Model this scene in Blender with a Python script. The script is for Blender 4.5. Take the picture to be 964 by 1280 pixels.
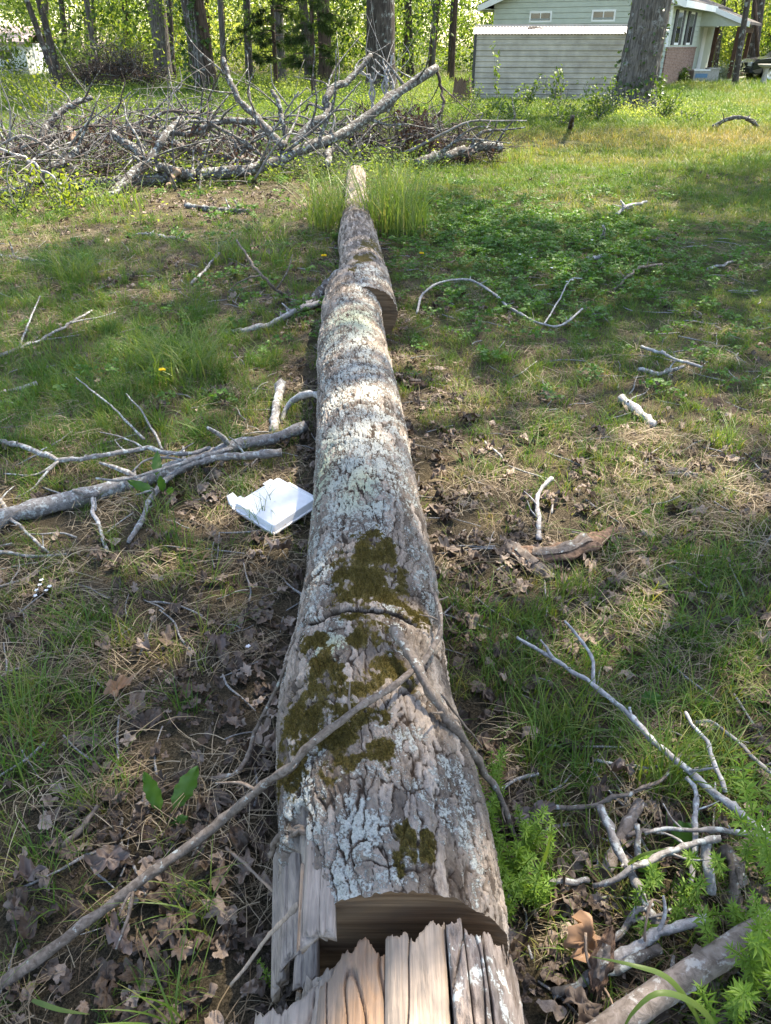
import bpy, math, random
import numpy as np
from mathutils import Vector, Matrix

R = math.radians
random.seed(7)
RNG = np.random.default_rng(11)
SC = bpy.context.scene
for o in list(bpy.data.objects):
    bpy.data.objects.remove(o)
COL = SC.collection

# ------------------------------------------------------------------ camera, world, sun, exposure
FPX, CX, CY, CAMH = 920.0, 482.0, 640.0, 1.5
PITCH = math.atan(585.0 / FPX)
cam_d = bpy.data.cameras.new('camera')
cam = bpy.data.objects.new('camera', cam_d)
COL.objects.link(cam)
cam.location = (0, 0, CAMH)
cam.rotation_euler = (math.pi / 2 - PITCH, 0, 0)
cam_d.sensor_fit = 'HORIZONTAL'
cam_d.sensor_width = 36.0
cam_d.lens = 36.0 * FPX / 964.0
cam_d.clip_start = 0.02
cam_d.clip_end = 3000
SC.camera = cam

SUN_AZ, SUN_EL = R(42), R(57)
world = bpy.data.worlds.new('World')
SC.world = world
world.use_nodes = True
wn = world.node_tree.nodes
sky = wn.new('ShaderNodeTexSky')
sky.sky_type = 'NISHITA'
sky.sun_disc = False
sky.sun_elevation = SUN_EL
sky.sun_rotation = SUN_AZ
wn['Background'].inputs['Strength'].default_value = 0.15
world.node_tree.links.new(sky.outputs[0], wn['Background'].inputs['Color'])
sun_d = bpy.data.lights.new('sun', 'SUN')
sun_d.energy = 5.0
sun_d.angle = R(0.5)
sun_d.color = (1.0, 0.94, 0.84)
sun = bpy.data.objects.new('sun', sun_d)
COL.objects.link(sun)
TOSUN = Vector((math.sin(SUN_AZ) * math.cos(SUN_EL), math.cos(SUN_AZ) * math.cos(SUN_EL), math.sin(SUN_EL)))
sun.rotation_euler = TOSUN.to_track_quat('Z', 'Y').to_euler()
SC.view_settings.view_transform = 'Standard'
SC.view_settings.look = 'None'
SC.view_settings.gamma = 1.0
SC.view_settings.use_curve_mapping = False
SC.view_settings.exposure = 2.1
SC.view_settings.use_white_balance = True
SC.view_settings.white_balance_temperature = 7350

# ------------------------------------------------------------------ noise
_T = np.random.default_rng(5).random((16, 256, 256))

def vnoise(x, y, seed=0):
    x = np.asarray(x, float); y = np.asarray(y, float)
    xi = np.floor(x).astype(int); yi = np.floor(y).astype(int)
    fx = x - xi; fy = y - yi
    fx = fx * fx * (3 - 2 * fx); fy = fy * fy * (3 - 2 * fy)
    T = _T[seed % 16]
    a = T[xi & 255, yi & 255]; b = T[(xi + 1) & 255, yi & 255]
    c = T[xi & 255, (yi + 1) & 255]; d = T[(xi + 1) & 255, (yi + 1) & 255]
    return (a * (1 - fx) + b * fx) * (1 - fy) + (c * (1 - fx) + d * fx) * fy

def fbm(x, y, o=4, seed=0):
    s = 0; a = 0.5; n = 0
    for k in range(o):
        s = s + a * vnoise(np.asarray(x) * 2 ** k + 17.3 * k, np.asarray(y) * 2 ** k + 9.1 * k, seed + k)
        n += a; a *= 0.5
    return s / n

def worley(x, y, seed=0):
    xi = np.floor(x).astype(int); yi = np.floor(y).astype(int)
    f1 = np.full(x.shape, 9.0); f2 = np.full(x.shape, 9.0); idr = np.zeros(x.shape)
    A, B, C = _T[seed % 16], _T[(seed + 1) % 16], _T[(seed + 2) % 16]
    for i in (-1, 0, 1):
        for j in (-1, 0, 1):
            cx = (xi + i) & 255; cy = (yi + j) & 255
            d = np.hypot(xi + i + A[cx, cy] - x, yi + j + B[cx, cy] - y)
            r = C[cx, cy]
            n1 = d < f1
            f2 = np.where(n1, f1, np.minimum(f2, d))
            idr = np.where(n1, r, idr)
            f1 = np.where(n1, d, f1)
    return f1, f2, idr

def sstep(a, b, x):
    t = np.clip((np.asarray(x) - a) / (b - a), 0, 1)
    return t * t * (3 - 2 * t)

# ------------------------------------------------------------------ pixel <-> place
cp, sp = math.cos(PITCH), math.sin(PITCH)

def ray(px, py):
    r = (px - CX) / FPX; u = -(py - CY) / FPX
    return np.array([r, cp + u * sp, -sp + u * cp])

def gz(x, y):
    x = np.asarray(x, float); y = np.asarray(y, float)
    n = (fbm(x * 0.45 + 40, y * 0.45 + 40, 3, 3) - 0.5) * 0.12 + (fbm(x * 2.3 + 9, y * 2.3 + 70, 3, 6) - 0.5) * 0.05
    return n * sstep(0.0, 1.0, 1.0 / (1 + (y / 30) ** 2))

def at_z(px, py, z):
    d = ray(px, py); t = (z - CAMH) / d[2]
    return np.array([d[0] * t, d[1] * t, z])

def at_y(px, py, Y):
    d = ray(px, py); t = Y / d[1]
    return np.array([d[0] * t, Y, CAMH + d[2] * t])

def at_g(px, py, dz=0.0):
    z = dz
    for _ in range(4):
        p = at_z(px, py, z); z = float(gz(p[0], p[1])) + dz
    return at_z(px, py, z)

def depth(p):
    return p[1] * cp + (CAMH - p[2]) * sp

def project(P):
    P = np.asarray(P, float)
    zc = P[..., 1] * cp + (CAMH - P[..., 2]) * sp
    up = P[..., 1] * sp + (P[..., 2] - CAMH) * cp
    zc = np.maximum(zc, 1e-3)
    return CX + FPX * P[..., 0] / zc, CY - FPX * up / zc, zc

# ------------------------------------------------------------------ object helpers
def loc_of(o):
    v = Vector((0, 0, 0))
    while o is not None:
        v = v + o.location; o = o.parent
    return np.array(v)

def mesh_of(name, V, F, mats=None, smooth=True, attrs=None, T=None):
    me = bpy.data.meshes.new(name)
    V = np.asarray(V, np.float32)
    faces = []
    if F is not None and len(F):
        F = np.asarray(F, np.int32)
        faces.append(F)
    nl = sum(f.size for f in faces) + (0 if T is None else np.asarray(T).size)
    me.vertices.add(len(V)); me.vertices.foreach_set('co', V.ravel())
    idx = []; starts = []; c = 0
    if faces:
        idx.append(faces[0].ravel()); n = len(faces[0]); k = faces[0].shape[1]
        starts.append(np.arange(n) * k + c); c += n * k
    if T is not None and len(T):
        T = np.asarray(T, np.int32)
        idx.append(T.ravel()); starts.append(np.arange(len(T)) * 3 + c); c += T.size
    if c:
        idx = np.concatenate(idx).astype(np.int32); starts = np.concatenate(starts).astype(np.int32)
        me.loops.add(len(idx)); me.loops.foreach_set('vertex_index', idx)
        me.polygons.add(len(starts)); me.polygons.foreach_set('loop_start', starts)
        me.polygons.foreach_set('use_smooth', np.full(len(starts), smooth))
    me.update(calc_edges=True)
    for k, v in (attrs or {}).items():
        a = me.attributes.new(k, 'FLOAT', 'POINT')
        a.data.foreach_set('value', np.asarray(v, np.float32))
    for m in (mats if isinstance(mats, (list, tuple)) else [mats] if mats else []):
        me.materials.append(m)
    return me

def tag(o, label=None, cat=None, group=None, kind=None):
    if label: o['label'] = label
    if cat: o['category'] = cat
    if group: o['group'] = group
    if kind: o['kind'] = kind
    return o

def obj(name, V, F, mat, parent=None, origin=None, smooth=True, attrs=None, T=None):
    V = np.asarray(V, float)
    if parent is not None:
        base = loc_of(parent)
        me = mesh_of(name, V - base, F, mat, smooth, attrs, T)
        o = bpy.data.objects.new(name, me); o.parent = parent
    else:
        base = np.zeros(3) if origin is None else np.asarray(origin, float)
        me = mesh_of(name, V - base, F, mat, smooth, attrs, T)
        o = bpy.data.objects.new(name, me); o.location = base
    COL.objects.link(o)
    return o

def empty(name, loc):
    o = bpy.data.objects.new(name, None); COL.objects.link(o); o.location = loc
    o.empty_display_size = 0.1
    return o

def box(c0, c1):
    x0, y0, z0 = c0; x1, y1, z1 = c1
    V = [(x0,y0,z0),(x1,y0,z0),(x1,y1,z0),(x0,y1,z0),(x0,y0,z1),(x1,y0,z1),(x1,y1,z1),(x0,y1,z1)]
    F = [(0,3,2,1),(4,5,6,7),(0,1,5,4),(1,2,6,5),(2,3,7,6),(3,0,4,7)]
    return np.array(V, float), np.array(F)

def join(parts):
    Vs = []; Fs = []; n = 0
    for V, F in parts:
        Vs.append(V); Fs.append(np.asarray(F) + n); n += len(V)
    return np.vstack(Vs), np.vstack(Fs)

def catmull(P, n):
    P = np.asarray(P, float)
    if len(P) == 2:
        t = np.linspace(0, 1, n)[:, None]
        return P[0] * (1 - t) + P[1] * t
    Q = np.vstack([2 * P[0] - P[1], P, 2 * P[-1] - P[-2]])
    out = []
    L = np.concatenate([[0], np.cumsum(np.linalg.norm(np.diff(P[:, :3], axis=0), axis=1))])
    for s in np.linspace(0, L[-1], n):
        i = min(max(np.searchsorted(L, s, side='right') - 1, 0), len(P) - 2)
        t = (s - L[i]) / max(L[i + 1] - L[i], 1e-9)
        a, b, c, d = Q[i], Q[i + 1], Q[i + 2], Q[i + 3]
        out.append(0.5 * ((2 * b) + (-a + c) * t + (2 * a - 5 * b + 4 * c - d) * t * t + (-a + 3 * b - 3 * c + d) * t ** 3))
    return np.array(out)

def grid_faces(n, m, wrap=False):
    i = np.arange(n - 1)[:, None]; j = np.arange(m if wrap else m - 1)[None, :]
    a = i * m + j; b = i * m + (j + 1) % m
    return np.stack([a, b, b + m, a + m], -1).reshape(-1, 4)

def tube(P, r0, r1, n=None, segs=8, rough=0.12, seed=0, flat=1.0, kink=0.0, knots=0):
    """tapered limb along P (list of xyz) with an uneven skin and blunt ends"""
    P = np.asarray(P, float)
    Ln = np.linalg.norm(np.diff(P, axis=0), axis=1).sum()
    if n is None:
        n = int(np.clip(Ln / (3.0 * max(r0, r1, 0.002)), 6, 60))
    C = catmull(P, n)
    rg = np.random.default_rng(seed + 1)
    t = np.linspace(0, 1, n)
    if kink:
        off = np.stack([np.interp(t, np.linspace(0, 1, max(4, n // 3)), rg.normal(0, 1, max(4, n // 3))) for _ in range(3)], 1)
        C = C + off * kink * np.sin(np.pi * t)[:, None]
    tan = np.gradient(C, axis=0); tan /= np.linalg.norm(tan, axis=1)[:, None] + 1e-12
    up = np.array([0, 0, 1.0]) if abs(tan[0][2]) < 0.9 else np.array([1.0, 0, 0])
    N = []
    nrm = up - tan[0] * (up @ tan[0]); nrm /= np.linalg.norm(nrm)
    for k in range(n):
        nrm = nrm - tan[k] * (nrm @ tan[k]); nrm /= np.linalg.norm(nrm) + 1e-12
        N.append(nrm)
    N = np.array(N); B = np.cross(tan, N)
    rad = r0 * (1 - t) + r1 * t
    th = np.linspace(0, 2 * np.pi, segs, endpoint=False)
    rr = rad[:, None] * (1 + rough * (rg.random((n, segs)) - 0.5) * 2 * 0.6 + rough * 0.8 * (rg.random((n, 1)) - 0.5))
    for _ in range(knots):
        k = rg.integers(1, n - 1); j = rg.integers(0, segs)
        rr[k, j] *= 1.5; rr[k, (j + 1) % segs] *= 1.25
    V = C[:, None, :] + rr[..., None] * (N[:, None, :] * np.cos(th)[None, :, None] * flat + B[:, None, :] * np.sin(th)[None, :, None])
    V = V.reshape(-1, 3)
    F = grid_faces(n, segs, True)
    e0 = C[0] + (V[:segs] - C[0]) * 0.05; e1 = C[-1] + (V[-segs:] - C[-1]) * 0.05 + tan[-1] * rad[-1] * 0.3
    base = len(V)
    V = np.vstack([V, e0, e1])
    j = np.arange(segs); k = (j + 1) % segs
    F0 = np.stack([base + j, base + k, k, j], 1)
    last = (n - 1) * segs
    F1 = np.stack([last + j, last + k, base + segs + k, base + segs + j], 1)
    return V, np.vstack([F, F0, F1])

# ------------------------------------------------------------------ materials
class NT:
    def __init__(s, name):
        s.m = bpy.data.materials.new(name); s.m.use_nodes = True
        s.t = s.m.node_tree; s.t.nodes.clear()
        s.out = s.t.nodes.new('ShaderNodeOutputMaterial')
    def n(s, typ, **kw):
        nd = s.t.nodes.new(typ)
        for k, v in kw.items(): setattr(nd, k, v)
        return nd
    def set(s, sock, v):
        if hasattr(v, 'is_linked') or isinstance(v, bpy.types.NodeSocket): s.t.links.new(v, sock)
        elif isinstance(v, (tuple, list)) and len(v) == 3 and sock.type == 'RGBA': sock.default_value = (*v, 1)
        else: sock.default_value = v
    def coord(s, which='Object', scale=(1, 1, 1)):
        c = s.n('ShaderNodeTexCoord'); mp = s.n('ShaderNodeMapping')
        s.t.links.new(c.outputs[which], mp.inputs[0]); mp.inputs['Scale'].default_value = scale
        return mp.outputs[0]
    def noise(s, co, scale, detail=4, rough=0.55, dist=0.0):
        nd = s.n('ShaderNodeTexNoise'); s.set(nd.inputs['Vector'], co)
        nd.inputs['Scale'].default_value = scale; nd.inputs['Detail'].default_value = detail
        nd.inputs['Roughness'].default_value = rough; nd.inputs['Distortion'].default_value = dist
        return nd.outputs['Fac']
    def voro(s, co, scale, feature='F1'):
        nd = s.n('ShaderNodeTexVoronoi', feature=feature); s.set(nd.inputs['Vector'], co)
        nd.inputs['Scale'].default_value = scale
        return nd
    def ramp(s, fac, stops):
        nd = s.n('ShaderNodeValToRGB'); s.set(nd.inputs[0], fac)
        el = nd.color_ramp.elements
        while len(el) < len(stops): el.new(0.5)
        for e, (p, c) in zip(el, stops):
            e.position = p
            e.color = (*c, 1) if isinstance(c, (tuple, list)) else (c, c, c, 1)
        return nd.outputs[0]
    def mix(s, fac, a, b, mode='MIX'):
        nd = s.n('ShaderNodeMix', data_type='RGBA', blend_type=mode)
        s.set(nd.inputs[0], fac); s.set(nd.inputs[6], a); s.set(nd.inputs[7], b)
        return nd.outputs[2]
    def math(s, op, a, b=0.0, c=None, clamp=False):
        nd = s.n('ShaderNodeMath', operation=op, use_clamp=clamp)
        s.set(nd.inputs[0], a); s.set(nd.inputs[1], b)
        if c is not None: s.set(nd.inputs[2], c)
        return nd.outputs[0]
    def attr(s, name, typ='GEOMETRY'):
        nd = s.n('ShaderNodeAttribute', attribute_name=name, attribute_type=typ)
        return nd.outputs['Fac']
    def bump(s, h, strength=0.5, dist=0.01):
        nd = s.n('ShaderNodeBump'); s.set(nd.inputs['Height'], h)
        nd.inputs['Strength'].default_value = strength; nd.inputs['Distance'].default_value = dist
        return nd.outputs[0]
    def pbr(s, color, rough=0.8, bump=None, spec=0.3, metal=0.0):
        b = s.n('ShaderNodeBsdfPrincipled'); s.set(b.inputs['Base Color'], color)
        s.set(b.inputs['Roughness'], rough); b.inputs['Specular IOR Level'].default_value = spec
        b.inputs['Metallic'].default_value = metal
        if bump is not None: s.set(b.inputs['Normal'], bump)
        return b.outputs[0]
    def done(s, sh):
        s.t.links.new(sh, s.out.inputs[0]); return s.m

def leaf_mat(name, stops, trans=0.4, rough=0.55, spec=0.25, tcol=(1.25, 1.2, 0.55), bias=0.0, inst=True, spread=0.6, noise=0.25):
    """foliage: colour by plant ('tint' of the instance) and by leaf ('rnd'), light passes through"""
    s = NT(name)
    f = s.math('MULTIPLY_ADD', s.math('SUBTRACT', s.attr('rnd'), 0.5), spread, 0.5 + bias)
    if inst:
        f = s.math('ADD', f, s.math('SUBTRACT', s.attr('tint', 'INSTANCER'), 0.5))
    n = s.noise(s.coord('Object'), 40, 2)
    f = s.math('ADD', f, s.math('MULTIPLY', s.math('SUBTRACT', n, 0.5), noise))
    col = s.ramp(f, stops)
    p = s.pbr(col, rough, None, spec)
    if trans > 0:
        tr = s.n('ShaderNodeBsdfTranslucent')
        s.set(tr.inputs[0], s.mix(1.0, col, tcol, 'MULTIPLY'))
        mx = s.n('ShaderNodeMixShader'); mx.inputs[0].default_value = trans
        s.t.links.new(p, mx.inputs[1]); s.t.links.new(tr.outputs[0], mx.inputs[2])
        p = mx.outputs[0]
    return s.done(p)

def bark_mat(name, dark, light, lich=(0.42, 0.45, 0.42), lamt=0.0, scale=30, stretch=(1, 1, 1), bump=0.6, bdist=0.004, moss=None, mamt=0.0):
    s = NT(name); co = s.coord('Object', stretch); iso = s.coord('Object')
    n = s.noise(co, scale, 6, 0.65, 0.6)
    col = s.ramp(n, [(0.38, dark), (0.62, light)])
    col = s.mix(s.math('MULTIPLY', s.noise(iso, scale * 0.12, 3), 0.5), col, tuple(0.6 * a for a in light))
    if lamt > 0:
        l = s.noise(iso, scale * 0.6, 5, 0.7)
        m = s.ramp(l, [(0.62 - 0.3 * lamt, 0.0), (0.68 - 0.3 * lamt, 1.0)])
        col = s.mix(m, col, lich)
    if moss:
        l = s.noise(iso, scale * 0.2, 5, 0.7)
        m = s.ramp(l, [(0.62 - 0.3 * mamt, 0.0), (0.7 - 0.3 * mamt, 1.0)])
        col = s.mix(m, col, moss)
    return s.done(s.pbr(col, 0.9, s.bump(n, bump, bdist), 0.15))

MAT = {}
MAT['stick_grey'] = bark_mat('stick_grey', (0.10, 0.09, 0.085), (0.25, 0.235, 0.225), (0.34, 0.36, 0.35), 0.30, 70, (1, 1, 1), 0.5, 0.002)
MAT['stick_pale'] = bark_mat('stick_pale', (0.17, 0.16, 0.155), (0.36, 0.345, 0.34), (0.4, 0.42, 0.41), 0.25, 80, (1, 1, 1), 0.4, 0.0015)
MAT['stick_brown'] = bark_mat('stick_brown', (0.075, 0.058, 0.046), (0.20, 0.165, 0.14), (0.3, 0.32, 0.3), 0.1, 70, (1, 1, 1), 0.5, 0.002)
MAT['stick_smooth'] = bark_mat('stick_smooth', (0.11, 0.088, 0.073), (0.25, 0.21, 0.185), (0.30, 0.29, 0.275), 0.22, 55, (1, 1, 1), 0.7, 0.004)
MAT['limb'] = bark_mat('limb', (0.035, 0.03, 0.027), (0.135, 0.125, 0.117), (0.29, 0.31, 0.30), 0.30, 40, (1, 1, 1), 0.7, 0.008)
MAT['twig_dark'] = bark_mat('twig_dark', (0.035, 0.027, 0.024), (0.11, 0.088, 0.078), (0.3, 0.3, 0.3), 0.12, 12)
MAT['twig_grey'] = bark_mat('twig_grey', (0.085, 0.08, 0.078), (0.235, 0.228, 0.222), (0.3, 0.3, 0.3), 0.2, 12)
MAT['bark_slab'] = bark_mat('bark_slab', (0.055, 0.034, 0.024), (0.20, 0.13, 0.092), (0.2, 0.2, 0.2), 0.0, 60, (1, 1, 1), 0.8, 0.006)
MAT['trunk'] = bark_mat('trunk', (0.028, 0.023, 0.02), (0.12, 0.10, 0.088), (0.25, 0.26, 0.24), 0.18, 7, (3, 3, 0.5), 0.9, 0.05)
MAT['trunk_red'] = bark_mat('trunk_red', (0.03, 0.021, 0.017), (0.12, 0.085, 0.065), (0.2, 0.2, 0.2), 0.0, 7, (3, 3, 0.5), 0.9, 0.05)
MAT['trunk_grey'] = bark_mat('trunk_grey', (0.05, 0.043, 0.038), (0.20, 0.18, 0.165), (0.26, 0.26, 0.25), 0.12, 6, (5, 5, 0.6), 0.9, 0.05)

def wood_mat(name, dark, light, axis='Y', grey=0.0):
    s = NT(name)
    sc = {'Y': (170, 4, 170), 'Z': (170, 170, 4)}[axis]
    co = s.coord('Object', sc)
    n = s.noise(co, 1.0, 5, 0.6, 0.3)
    col = s.ramp(n, [(0.34, tuple(.5 * (a + b) for a, b in zip(dark, light))), (0.5, light), (0.66, tuple(min(1, 1.2 * c) for c in light))])
    b = s.noise(s.coord('Object'), 14, 3)
    col = s.mix(s.ramp(b, [(0.42, 0.0), (0.62, 0.7)]), col, (0.15, 0.13, 0.115))
    return s.done(s.pbr(col, 0.85, s.bump(n, 0.6, 0.004), 0.15))
MAT['wood_tan'] = wood_mat('wood_tan', (0.12, 0.075, 0.046), (0.30, 0.21, 0.145))
MAT['wood_pale'] = wood_mat('wood_pale', (0.13, 0.10, 0.075), (0.29, 0.23, 0.18))
MAT['wood_orange'] = wood_mat('wood_orange', (0.10, 0.06, 0.037), (0.23, 0.15, 0.098))
MAT['wood_grey'] = wood_mat('wood_grey', (0.075, 0.06, 0.05), (0.25, 0.21, 0.18))

def ground_mat():
    s = NT('ground_soil'); co = s.coord('Object')
    a = s.noise(co, 3.0, 6, 0.6); b = s.noise(co, 45, 5, 0.7); c = s.noise(co, 0.9, 4, 0.6)
    fine = s.noise(co, 170, 6, 0.75, 0.6)
    soil = s.ramp(fine, [(0.36, (0.018, 0.013, 0.010)), (0.5, (0.075, 0.056, 0.042)), (0.64, (0.19, 0.146, 0.11))])
    straw = s.ramp(fine, [(0.36, (0.045, 0.033, 0.021)), (0.64, (0.21, 0.16, 0.105))])
    col = s.mix(s.ramp(a, [(0.42, 0.0), (0.62, 0.7)]), soil, straw)
    grn = s.ramp(fine, [(0.36, (0.018, 0.028, 0.008)), (0.64, (0.085, 0.105, 0.03))])
    lawn = s.math('MULTIPLY', s.attr('lawn'), s.ramp(c, [(0.3, 0.55), (0.6, 1.0)]))
    col = s.mix(lawn, col, grn)
    return s.done(s.pbr(col, 0.95, s.bump(fine, 1.0, 0.02), 0.1))

G_GREEN = [(0.0, (0.30, 0.235, 0.125)), (0.2, (0.22, 0.21, 0.07)), (0.48, (0.125, 0.185, 0.036)), (0.8, (0.072, 0.150, 0.024)), (1.0, (0.05, 0.12, 0.018))]
MAT['grass'] = leaf_mat('grass_blade', G_GREEN, 0.42, 0.5, 0.3, (1.3, 1.25, 0.5))
MAT['tuft'] = leaf_mat('tuft_blade', [(0, (0.30, 0.26, 0.14)), (0.16, (0.15, 0.20, 0.055)), (1, (0.085, 0.165, 0.03))], 0.5, 0.45, 0.35, (1.3, 1.25, 0.5), inst=False, spread=0.9)
MAT['tuft_pale'] = leaf_mat('tuft_pale_blade', [(0, (0.34, 0.31, 0.17)), (0.2, (0.22, 0.28, 0.085)), (1, (0.13, 0.22, 0.045))], 0.5, 0.4, 0.4, (1.25, 1.2, 0.5), inst=False, spread=0.9)
MAT['straw'] = leaf_mat('dry_straw', [(0.0, (0.11, 0.075, 0.048)), (0.5, (0.25, 0.195, 0.125)), (1.0, (0.42, 0.35, 0.25))], 0.2, 0.7, 0.2, (1, 0.95, 0.85))
MAT['dead_leaf'] = leaf_mat('dead_leaf', [(0.0, (0.05, 0.034, 0.024)), (0.35, (0.115, 0.083, 0.062)), (0.6, (0.20, 0.152, 0.118)), (0.85, (0.33, 0.265, 0.215)), (1.0, (0.29, 0.165, 0.085))], 0.12, 0.6, 0.35, (1, 0.85, 0.7), noise=0.5)
MAT['clover'] = leaf_mat('clover_leaf', [(0, (0.045, 0.11, 0.02)), (1, (0.10, 0.20, 0.035))], 0.4, 0.5, 0.3, (1.2, 1.2, 0.5))
MAT['cleavers'] = leaf_mat('cleavers_leaf', [(0, (0.10, 0.19, 0.03)), (1, (0.20, 0.32, 0.05))], 0.45, 0.5, 0.25, (1.2, 1.2, 0.5), inst=False)
MAT['broadleaf'] = leaf_mat('broad_leaf', [(0, (0.05, 0.12, 0.02)), (1, (0.08, 0.17, 0.03))], 0.4, 0.45, 0.35, (1.2, 1.2, 0.5), inst=False)
MAT['wood_leaf'] = leaf_mat('woodland_leaf', [(0, (0.04, 0.085, 0.02)), (0.35, (0.095, 0.16, 0.036)), (0.7, (0.18, 0.26, 0.065)), (1, (0.30, 0.36, 0.13))], 0.6, 0.5, 0.25, (1.25, 1.15, 0.5))
MAT['crown_leaf'] = leaf_mat('crown_leaf', [(0, (0.04, 0.075, 0.014)), (1, (0.12, 0.17, 0.03))], 0.4, 0.5, 0.25, (1.3, 1.25, 0.5), inst=False)
MAT['shrub_leaf'] = leaf_mat('shrub_leaf', [(0, (0.045, 0.09, 0.02)), (0.6, (0.10, 0.16, 0.035)), (1, (0.18, 0.25, 0.07))], 0.45, 0.5, 0.3, (1.25, 1.2, 0.5), inst=False)
MAT['bright_leaf'] = leaf_mat('bright_leaf', [(0, (0.10, 0.16, 0.025)), (1, (0.24, 0.28, 0.05))], 0.5, 0.5, 0.25, (1.25, 1.2, 0.45), inst=False)
MAT['pale_leaf'] = leaf_mat('pale_leaf', [(0, (0.16, 0.22, 0.12)), (1, (0.45, 0.50, 0.40))], 0.35, 0.6, 0.2, (1.1, 1.1, 0.8), inst=False)
MAT['ivy_leaf'] = leaf_mat('ivy_leaf', [(0, (0.03, 0.06, 0.015)), (1, (0.07, 0.12, 0.03))], 0.3, 0.4, 0.4, (1.2, 1.2, 0.5), inst=False)
MAT['pine_needle'] = leaf_mat('pine_needle', [(0, (0.03, 0.06, 0.02)), (1, (0.07, 0.115, 0.035))], 0.25, 0.5, 0.3, (1.2, 1.2, 0.6), inst=False)

def plain(name, c, rough=0.5, spec=0.4, metal=0.0, nz=0.06, scale=8, bump=0.0):
    s = NT(name); n = s.noise(s.coord('Object'), scale, 5, 0.6)
    col = s.ramp(n, [(0.3, tuple(x * (1 - nz * 2) for x in c)), (0.7, tuple(min(1, x * (1 + nz)) for x in c))])
    return s.done(s.pbr(col, rough, s.bump(n, bump, 0.003) if bump else None, spec, metal))
MAT['foam'] = plain('white_foam', (0.60, 0.61, 0.63), 0.6, 0.35, 0, 0.05, 30, 0.1)
MAT['siding'] = plain('green_siding', (0.46, 0.50, 0.43), 0.6, 0.3, 0, 0.05, 3)
MAT['white_paint'] = plain('white_paint', (0.78, 0.79, 0.78), 0.5, 0.4, 0, 0.04, 4)
MAT['shed_metal'] = plain('shed_metal', (0.40, 0.37, 0.315), 0.55, 0.35, 0.2, 0.16, 2.5)
MAT['shed_roof'] = plain('shed_roof', (0.42, 0.40, 0.40), 0.5, 0.4, 0.2, 0.12, 2.0)
MAT['dark_trim'] = plain('dark_trim', (0.035, 0.035, 0.035), 0.5)
MAT['glass'] = plain('window_glass', (0.03, 0.035, 0.04), 0.08, 0.8)
MAT['curtain'] = plain('curtain', (0.28, 0.30, 0.29), 0.7)
MAT['shutter'] = plain('shutter', (0.03, 0.032, 0.035), 0.6)
MAT['post_brown'] = plain('post_brown', (0.085, 0.045, 0.03), 0.7, 0.2, 0, 0.15, 6)
MAT['roof_shingle'] = plain('roof_shingle', (0.10, 0.09, 0.085), 0.9, 0.2, 0, 0.3, 12)
MAT['concrete'] = plain('concrete', (0.42, 0.40, 0.36), 0.85, 0.2, 0, 0.15, 14)
MAT['car_paint'] = plain('car_paint', (0.018, 0.02, 0.024), 0.2, 0.6)
MAT['tyre'] = plain('tyre', (0.02, 0.02, 0.02), 0.85, 0.2)
MAT['rim'] = plain('rim', (0.45, 0.45, 0.46), 0.3, 0.5, 0.8)
MAT['lamp_glass'] = plain('lamp_glass', (0.6, 0.62, 0.62), 0.15, 0.6)
MAT['blue_plastic'] = plain('blue_plastic', (0.10, 0.22, 0.36), 0.5)
MAT['tarp'] = plain('tarp', (0.03, 0.24, 0.17), 0.5)
MAT['far_roof'] = plain('far_roof', (0.32, 0.25, 0.23), 0.8)
MAT['far_wall'] = plain('far_wall', (0.62, 0.66, 0.66), 0.7)
MAT['yellow_petal'] = leaf_mat('yellow_petal', [(0, (0.75, 0.52, 0.02)), (1, (0.9, 0.68, 0.04))], 0.3, 0.6, 0.2, (1, 1, 1), inst=False)
MAT['white_petal'] = leaf_mat('white_petal', [(0, (0.7, 0.72, 0.78)), (1, (0.85, 0.86, 0.9))], 0.3, 0.6, 0.2, (1, 1, 1), inst=False)

def brick_mat():
    s = NT('brick_wall'); co = s.coord('Object')
    b = s.n('ShaderNodeTexBrick'); 
    cs = s.n('ShaderNodeSeparateXYZ'); s.set(cs.inputs[0], co)
    cb = s.n('ShaderNodeCombineXYZ'); s.set(cb.inputs[0], s.math('ADD', cs.outputs[0], cs.outputs[1])); s.set(cb.inputs[1], cs.outputs[2])
    s.set(b.inputs['Vector'], cb.outputs[0])
    b.inputs['Color1'].default_value = (0.15, 0.075, 0.055, 1); b.inputs['Color2'].default_value = (0.30, 0.19, 0.14, 1)
    b.inputs['Mortar'].default_value = (0.30, 0.27, 0.24, 1)
    b.inputs['Scale'].default_value = 4.6; b.inputs['Mortar Size'].default_value = 0.02
    return s.done(s.pbr(b.outputs[0], 0.9, None, 0.15))
MAT['brick'] = brick_mat()

# ------------------------------------------------------------------ the log's course (from its outline in the photograph)
def course(rows, zf=0.93):
    out = []
    for (py, xl, xr) in rows:
        r = 0.18
        for _ in range(12):
            z = r * zf
            p = at_z((xl + xr) / 2, py, z)
            r = 0.5 * (xr - xl) * depth(p) / FPX
            r *= 0.985
        out.append((p[1], p[0], p[2], r))
    a = np.array(sorted(out))
    return a
NEAR_ROWS = [(1190, 352, 640), (1120, 345, 627), (1040, 343, 612), (960, 345, 590), (900, 347, 571), (850, 352, 561), (800, 371, 552),
             (740, 381, 546), (700, 387, 539), (640, 392, 526), (590, 395, 517), (540, 397, 509), (490, 398, 496), (450, 398, 486), (420, 400, 480), (390, 403, 477), (366, 409, 474)]
FAR_ROWS = [(395, 424, 497), (370, 423, 491), (350, 422, 486), (330, 424, 479), (300, 424, 472), (270, 427, 464), (250, 431, 459), (235, 433, 456), (222, 433, 457)]
LOG1 = course(NEAR_ROWS)
LOG2 = course(FAR_ROWS)

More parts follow.
